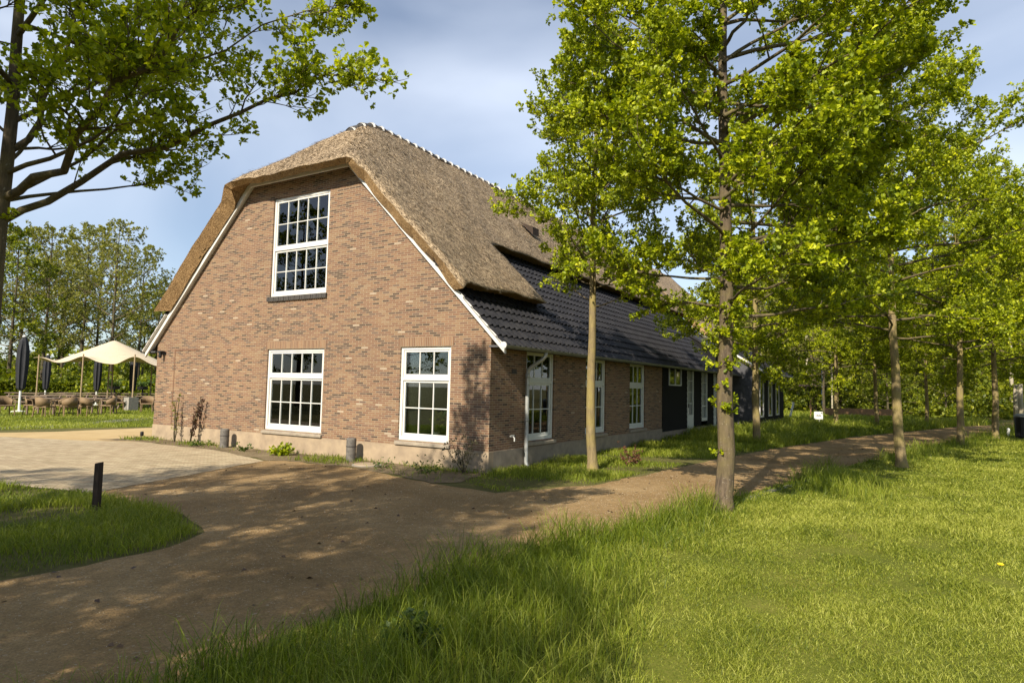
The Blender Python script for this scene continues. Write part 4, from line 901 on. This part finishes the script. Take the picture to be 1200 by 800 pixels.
for px, py, a, lab in ((39, 486, 1.4, 'rattan armchair left of the front left terrace table'), (51, 488.5, 3.1, 'rattan armchair with its back to the camera at the front left terrace table'), (69, 486, -1.3, 'rattan armchair right of the front left terrace table'), (80, 488, -2.2, 'rattan armchair pulled out on the grass between the two front tables'),
                       (93, 485.5, 1.5, 'rattan armchair left of the front right terrace table'), (103, 487.5, 2.8, 'rattan armchair with its back to the camera at the front right terrace table'), (126, 486, -1.5, 'rattan armchair right of the front right terrace table'), (172, 483, .4, 'rattan armchair beside the brick gable corner under the tent'), (140, 481, 1.8, 'rattan armchair at the picnic tables left of the right tent pole'), (5, 487, 1.0, 'rattan armchair at the far left edge of the terrace')): chair(*G(px, py), AZ + a, lab)
LP = 'grey timber picnic table in the row under the tent'
for px, py, a in ((36, 481, 0), (68, 479, .05), (98, 478, 0), (132, 479, -.05), (172, 479, 0), (60, 475, 0), (90, 474, .1), (120, 473.5, 0), (150, 474, 0), (182, 474, 0), (200, 477, 0), (30, 475, 0)): picnic(*G(px, py), AZ + a, LP)
hx0, hy0 = G(-60, 468); hx1, hy1 = G(230, 470)
h = empty('hedge', 'low clipped green hedge behind the terrace', 'hedge'); r = np.random.default_rng(5); n = 5200
ts = r.uniform(0, 1, n); P = np.stack((hx0 + (hx1 - hx0) * ts, hy0 + (hy1 - hy0) * ts + r.uniform(-.6, .6, n), r.uniform(0, 1, n) ** .6 * 1.25), -1)
v, lo, to, ti = leaf_cloud(P, np.tile((0, 0, 1.0), (n, 1)), .22, r, 4, 1.2, True); mesh_np('foliage', v, lo, to, M['leaf_wood'], h, ti)
b = B()
for k in range(24):
    t = k / 23; b.tube([(hx0 + (hx1 - hx0) * t, hy0 + (hy1 - hy0) * t, 0), (hx0 + (hx1 - hx0) * t, hy0 + (hy1 - hy0) * t, .7)], .04, 5)
b.obj('stems', M['bark_dark'], h)
for px, lab in ((133, 'dark leafy planter ball on the rear tent pole behind the apex'), (166, 'dark leafy planter ball near the right end of the tent')):
    x, y = G(px, 474); shrub('planter', (x, y, 1.15), .42, .45, 60, .14, 'leaf_bush', lab, 'planter', px, 8, 5, .45); B().tube([(x, y, 0), (x, y, 1.16)], .05, 8).lathe([(.3, 0), (.34, .2), (.3, .2)], (x, y, .98), 14).obj('planter_stand', M['metal_dark'])
    o = bpy.data.objects['planter_stand'] if 'planter_stand' in bpy.data.objects else None
    st = [o for o in bpy.data.objects if o.name.startswith('planter_stand') and o.parent is None][-1]; pl = [o for o in bpy.data.objects if o.name.startswith('planter') and o.type == 'EMPTY'][-1]
    st.parent = pl; st.location = (-x, -y, -1.15); st.name = 'stand'

# ------------------------------------------------------------------ far right: timber rail, sign, posts, tree platform, litter bin
e = empty('timber_rail', 'thick brown timber rail on short posts before the woodland', 'fence'); a = deep(968, 482.5, 40); c = deep(1056, 484.5, 41)
d_ = np.array((c[0] - a[0], c[1] - a[1])); d_ /= np.hypot(*d_); nn = np.array((-d_[1], d_[0])) * .12
zc = .62; hh = .19
A = [(*(a[:2] - nn), zc - hh), (*(c[:2] - nn), zc - hh), (*(c[:2] + nn), zc - hh), (*(a[:2] + nn), zc - hh), (*(a[:2] - nn), zc + hh), (*(c[:2] - nn), zc + hh), (*(c[:2] + nn), zc + hh), (*(a[:2] + nn), zc + hh)]
B().add(A, [(3, 2, 1, 0), (4, 5, 6, 7), (0, 1, 5, 4), (1, 2, 6, 5), (2, 3, 7, 6), (3, 0, 4, 7)]).obj('beam', M['rail_wood'], e)
for t in (.06, .48, .55, .95):
    q = a[:2] + (c[:2] - a[:2]) * t; B().box((q[0] - .12, q[1] - .1, -.1), (q[0] + .12, q[1] + .1, zc - hh - .003)).obj('post', M['rail_wood'], e)
# small white sign
p = deep(959, 488, 32); e = empty('white_sign', 'small white sign with dark lettering in the rough grass by the annex', 'sign', (p[0], p[1], 0), AZ - .05)
B().tube([(.06, .03, -.1), (.06, .03, .72)], .03, 8).obj('post', M['sign_white'], e)
B().prism([(-.19, .42), (.19, .42), (.21, .46), (.21, .76), (.19, .80), (-.19, .80), (-.21, .76), (-.21, .46)], 1, -.03, 0.0).obj('board', M['sign_white'], e)
b = B()
for k, (u, w) in enumerate(((-.115, .03), (-.065, .04), (-.01, .035), (.04, .04), (.09, .03))): b.box((u, -.036, .575), (u + w, -.031, .65)) if k % 2 else b.box((u, -.036, .575), (u + w, -.031, .63))
b.obj('lettering', M['sign_text'], e)
e.location.z = 0.0
p = at(926, 494); e = empty('leaning_post', 'white post leaning to the right in the grass beside the annex', 'post', (p[0], p[1], 0), AZ); B().tube([(-.1, 0, -.1), (.22, 0, 1.15)], .055, 10).obj('shaft', M['sign_white'], e)
p = at(950, 495); e = empty('thin_stake', 'thin upright wooden stake left of the white sign', 'stake', (p[0], p[1], 0), AZ); B().tube([(0, 0, -.1), (.02, 0, 1.3)], .035, 8).obj('shaft', M['rail_wood'], e)
p = deep(952, 460, 52); e = empty('tree_platform', 'wooden climbing platform round a thick trunk in the woodland', 'platform', (p[0], p[1], 0), AZ)
B().tube([(0, 0, -.2), (0, 0, 2.3), (-.1, 0, 9), (-.1, 0, 14)], [.34, .27, .2, .1], 10).obj('trunk', M['bark'], e); B().prism([(-.75, -.8), (.85, -.8), (1.05, 0), (.85, .8), (-.75, .8), (-.95, 0)], 2, 2.25, 2.42).obj('deck', M['teak'], e)
for sx in (-.6, .6): B().tube([(sx * .4, 0, 1.4), (sx, 0, 2.25)], .05, 6).obj('brace', M['teak'], e)
p = deep(964.5, 460, 51); e = empty('striped_pole', 'blue and white striped pole beside the climbing platform', 'pole', (p[0], p[1], 0)); b = B()
for k in range(13): b.tube([(0, 0, -.4 + k * .42), (0, 0, -.4 + (k + 1) * .42)], .10, 10, mi=k % 2)
b.obj('shaft', [M['sign_white'], M['blue_pole']], e)
p = deep(975, 460, 48); e = empty('white_pole', 'thin white pole hanging among the leaves right of the striped pole', 'pole', (p[0], p[1], 0)); B().tube([(0, 0, -.1), (0, 0, 5)], .06, 8).obj('shaft', M['bark_pale'], e)
x, y = G(1199, 514); e = empty('litter_bin', 'dark grey litter bin at the right edge of the lawn', 'bin', (x, y, 0), AZ)
B().lathe([(.24, .04), (.26, .1), (.28, .85), (.28, .9)], n=18).obj('body', M['metal_dark'], e); B().lathe([(.30, .9), (.30, .95), (.22, 1.02), (.05, 1.05)], n=18).obj('lid', M['zinc'], e); B().lathe([(.20, 0), (.20, .04)], n=18).obj('foot', M['metal_dark'], e)
for dx_, lab in ((-7.5, 'pale grey round post just left of the litter bin'), (-1.5, 'pale grey round post rising behind the litter bin')):
    q = G(1199 + dx_, 506 if dx_ < -5 else 508); e = empty('grey_post', lab, 'post', (*q, 0)); B().tube([(0, 0, -.1), (0, 0, 1.9), (.02, 0, 2.35)], [.12, .10, .08], 9).obj('shaft', M['bark_pale'], e, smooth=True)
x, y = G(1182, 511); e = empty('marker_post', 'tiny white marker post in the grass left of the litter bin', 'post', (x, y, 0)); B().lathe([(.06, -.05), (.06, .3), (.05, .34), (.01, .36)], n=10).obj('shaft', M['sign_white'], e)

# ------------------------------------------------------------------ grass
def inside(P, poly):
    x, y = P[:, 0], P[:, 1]; c = np.zeros(len(P), bool); n = len(poly)
    for i in range(n):
        x0, y0 = poly[i]; x1, y1 = poly[(i + 1) % n]
        k = ((y0 > y) != (y1 > y)); xi = (x1 - x0) * (y - y0) / ((y1 - y0) if y1 != y0 else 1e-9) + x0; c ^= k & (x < xi)
    return c
def dist_line(P, line):
    d = np.full(len(P), 1e9)
    for a, b_ in zip(line[:-1], line[1:]):
        a = np.array(a); b_ = np.array(b_); u = b_ - a; t = np.clip(((P - a) @ u) / (u @ u), 0, 1); d = np.minimum(d, np.linalg.norm(P - a - t[:, None] * u, axis=1))
    return d
def vnoise(P, s, seed):
    r = np.random.default_rng(seed); o = np.zeros(len(P))
    for k in range(6):
        a = r.uniform(0, 6.28); f = s * r.uniform(.6, 1.8); o += np.sin((P[:, 0] * math.cos(a) + P[:, 1] * math.sin(a)) * f + r.uniform(0, 6.28))
    return o / 6 ** .5
def scatter(poly, dens, seed, dmax=60, near=5.0):
    """points in poly, thinned with distance from the camera"""
    r = np.random.default_rng(seed); poly_ = np.array(poly); lo = poly_.min(0); hi = poly_.max(0); lo = np.maximum(lo, (-45, -16)); hi = np.minimum(hi, (30, 60)); out = []
    cell = 2.0
    for x0 in np.arange(lo[0], hi[0], cell):
        for y0 in np.arange(lo[1], hi[1], cell):
            c = np.array((x0 + 1, y0 + 1)); d = max(np.hypot(*(c - CAM[:2])), 2.0)
            if d > dmax: continue
            v = c - CAM[:2]; f = v @ (FW[:2] / np.hypot(*FW[:2]))
            if f < -2.5: continue
            if f > 0 and abs(v @ RT[:2]) > f * 1.15 + 3.5: continue
            n = int(dens * min(1.0, (near / d) ** 1.55) * cell * cell); 
            if n > 0: out.append(r.uniform(0, cell, (n, 2)) + (x0, y0))
    P = np.concatenate(out); return P[inside(P, poly)]
def blades(name, P, h, w, mat, seed, tint, lean=.35, flop=.5):
    r = np.random.default_rng(seed); n = len(P); a = r.uniform(0, 6.28, n); S_ = np.stack((np.cos(a), np.sin(a), np.zeros(n)), -1); b_ = r.uniform(0, 6.28, n)
    Dn = np.stack((np.cos(b_), np.sin(b_), np.zeros(n)), -1); le = np.abs(r.normal(0, lean, n)) * h; fl = r.uniform(.3, 1.0, n) * flop * h
    base = np.concatenate((P, np.zeros((n, 1))), 1); m1 = base + Dn * (le * .35)[:, None] + np.array((0, 0, 1.0)) * (h * .5)[:, None]
    m2 = base + Dn * (le * .8 + fl * .25)[:, None] + np.array((0, 0, 1.0)) * (h * .86)[:, None]; tip = base + Dn * (le + fl * .9)[:, None] + np.array((0, 0, 1.0)) * (h * (1.02 - .25 * flop))[:, None]
    ww = w[:, None] * S_; v = np.stack((base - ww, base + ww, m1 - ww * .9, m1 + ww * .9, m2 - ww * .55, m2 + ww * .55, tip), 1).reshape(-1, 3)
    o = (np.arange(n) * 7)[:, None]; lp = (o + np.array([0, 1, 3, 2, 2, 3, 5, 4, 4, 5, 6])[None]).ravel(); tot = np.tile([4, 4, 3], n)
    return tag(mesh_np(name, v, lp, tot, M[mat], None, np.repeat(np.clip(tint, 0, 1), 7)), kind='stuff')
def dcam(P): return np.linalg.norm(P - CAM[:2], axis=1)
rgr = np.random.default_rng(99)
VERGE = RIGHT[1:-1] + [(15.2, 30.5), (10.9, 17), (8.9, 9), (7.8, 3), (7.2, -1.5), (6.8, -5), (6.35, -8.2), (6.25, -14), (6.2, -18)]
P = scatter(VERGE, 1900, 1, 45, 6.5); dl = dist_line(P, RIGHT); d = dcam(P); nz_ = vnoise(P, 1.6, 3)
# taller near the path and round the trunks, thinning towards the mown lawn
prob = np.clip(1.35 - dl / 1.0 + .45 * nz_ + .35 * np.clip(vnoise(P, 2.6, 31) - .2, 0, 2), 0, 1); k = rgr.random(len(P)) < prob; P, dl, d, nz_ = P[k], dl[k], d[k], nz_[k]
h = (.235 + .13 * nz_ + .10 * np.clip(vnoise(P, 3.4, 41), 0, 1.5) * np.clip(1.6 - dl, 0, 1) + .07 * np.clip((-4.5 - P[:, 1]) / 2, 0, 1)) * np.clip(1.15 - dl / 2.2, .25, 1.1) * rgr.uniform(.55, 1.4, len(P)); h = np.maximum(h, .05); w = .0021 + .0011 * np.clip(d / 8, .6, 6) * .8
blades('long_grass', P, h, w, 'grass', 1, .40 + .16 * nz_ + rgr.normal(0, .22, len(P)), .45, .55)
P = scatter(LAWN, 7500, 2, 42, 5.2); d = dcam(P); nz_ = vnoise(P, 1.1, 5); h = (.031 + .010 * nz_ + .013 * vnoise(P, 5.0, 15)) * rgr.uniform(.5, 1.5, len(P)) * np.clip(.8 + d / 25, .8, 2); w = .0019 * np.clip(d / 4.5, 1, 7)
blades('mown_grass', P, h, w, 'grass_lawn', 2, .5 + .14 * nz_ + .12 * vnoise(P, 4.0, 16) + rgr.normal(0, .30, len(P)), .9, .7)
GP = [(-3.1, -5.5), (-.76, -5.6), (.38, -6.05), (.75, -6.7), (.78, -7.5), (.66, -8.2), (.22, -9.6), (-.7, -13), (-2.6, -20), (-14, -20), (-14, -8.6), (-10, -7.4), (-5.07, -6.06)]
P = scatter(GP, 2400, 3, 25, 8); d = dcam(P); nz_ = vnoise(P, 1.7, 6); k = rgr.random(len(P)) < np.clip(.95 + .35 * nz_, .65, 1); k &= rgr.random(len(P)) < np.clip(dist_line(P, PATCH) * 5.5 + .25 * nz_ - .05, 0, 1) + ~inside(P, PATCH + [(-14, -30), (-14, -9)]) * -.75; k &= ~((np.hypot(P[:, 0] + 2.0, P[:, 1] + 6.7) < .55) & (rgr.random(len(P)) < .85)); P, d, nz_ = P[k], d[k], nz_[k]
blades('long_grass', P, (.085 + .035 * nz_) * rgr.uniform(.5, 1.5, len(P)), .0024 * np.clip(d / 7, 1, 4), 'grass', 3, .45 + .17 * nz_ + rgr.normal(0, .2, len(P)), .5, .6)
SIDE = [(.06, .1), (.3, -1.2), (1.3, -1.75), (2.2, -.04), (2.75, 5.27), (3.38, 9.59), (5.05, 18.25), (9.2, 33.2), (12, 40), (-4, 44), (-2, 29.5), (1.1, 29), (1.1, 20.5), (.06, 20.4)]
P = scatter(SIDE, 1500, 4, 55, 11); d = dcam(P); nz_ = vnoise(P, 1.5, 8); far = np.clip((P[:, 1] - 7) / 8, 0, 1); k = rgr.random(len(P)) < np.clip(.65 + .5 * far + .45 * nz_, .25, 1); P, d, nz_, far = P[k], d[k], nz_[k], far[k]
blades('verge_grass', P, (.07 + .22 * far + .05 * nz_ * (1 + far)) * rgr.uniform(.5, 1.5, len(P)), .0026 * np.clip(d / 8, 1, 6), 'grass', 4, .45 + .17 * nz_ + rgr.normal(0, .2, len(P)), .5, .6)
TL = [tuple(at(-60, 505)[:2]), tuple(at(70, 502)[:2]), tuple(at(180, 500)[:2]), (-12.5, 6), (-12.5, 30), (-45, 35), (-45, 3)]
P = scatter(TL, 1500, 5, 50, 9); d = dcam(P); nz_ = vnoise(P, .8, 9); blades('terrace_grass', P, (.07 + .02 * nz_) * rgr.uniform(.5, 1.5, len(P)), .0026 * np.clip(d / 8, 1, 6), 'grass_lawn', 5, .42 + .17 * nz_ + rgr.normal(0, .2, len(P)), .7, .6)
BED = [(0.2, -.05), (0.3, -1.3), (0.0, -1.62), (-2.4, -1.0), (-4.4, -1.05), (-7.1, -.8), (-10.3, -.7), (-11.6, -.8), (-11.4, -.05)]
P = scatter(BED, 1100, 6, 30, 14); d = dcam(P); nz_ = vnoise(P, 2.2, 12); k = rgr.random(len(P)) < np.clip(.15 + .7 * nz_ - .1, .03, .9); P, d, nz_ = P[k], d[k], nz_[k]
blades('bed_weeds', P, .08 * rgr.uniform(.4, 1.6, len(P)), .0035 * np.clip(d / 9, 1, 3), 'grass', 6, .35 + rgr.normal(0, .2, len(P)), .6, .6)


# loose stones and litter lying on the gravel
def stones(name, P, r_, mat, seed):
    r = np.random.default_rng(seed); n = len(P); T = np.array([(1, 0, 0), (0, 1, 0), (-1, 0, 0), (0, -1, 0), (0, 0, 1.0)]) * (1, .8, .7)
    a = r.uniform(0, 6.28, n); c, s_ = np.cos(a), np.sin(a); sc = r_[:, None] * r.uniform(.6, 1.4, (n, 3))
    q = T[None] * sc[:, None, :]; v = np.stack((q[..., 0] * c[:, None] - q[..., 1] * s_[:, None], q[..., 0] * s_[:, None] + q[..., 1] * c[:, None], q[..., 2]), -1)
    v[..., :2] += P[:, None, :]; v[..., 2] += .0065
    o = (np.arange(n) * 5)[:, None]; lp = (o + np.array([0, 1, 4, 1, 2, 4, 2, 3, 4, 3, 0, 4])[None]).ravel()
    return tag(mesh_np(name, v.reshape(-1, 3), lp, np.full(n * 4, 3), mat, None, np.repeat(r.uniform(0, 1, n), 5)), kind='stuff')
t = NT('pebble'); a_ = t.n('ShaderNodeAttribute'); a_.attribute_name = 'tint'
t.bsdf(t.ramp(a_.outputs['Fac'], [(0, (.19, .135, .07)), (.4, (.27, .195, .105)), (.8, (.34, .255, .15)), (1, (.44, .37, .27))]), .85)
PATHP = RIGHT + LEFT + PATCH
P = scatter(PATHP, 1300, 21, 26, 4.5); stones('loose_gravel', P, rgr.uniform(.002, .0065, len(P)) * np.clip(dcam(P) / 6, .8, 1.6), t.m, 3)
P = scatter(PATHP, 3, 22, 24, 30); n = len(P); v, lo, to, ti = leaf_cloud(np.concatenate((P, np.full((n, 1), .016)), 1), np.concatenate((rgr.normal(0, 1, (n, 2)), np.zeros((n, 1))), 1), .05, rgr, 1, .1, True, 0)
v[:, 2] = np.clip(v[:, 2], .008, .03); tag(mesh_np('leaf_litter', v, lo, to, M['leaf_brown'], None, ti), kind='stuff')
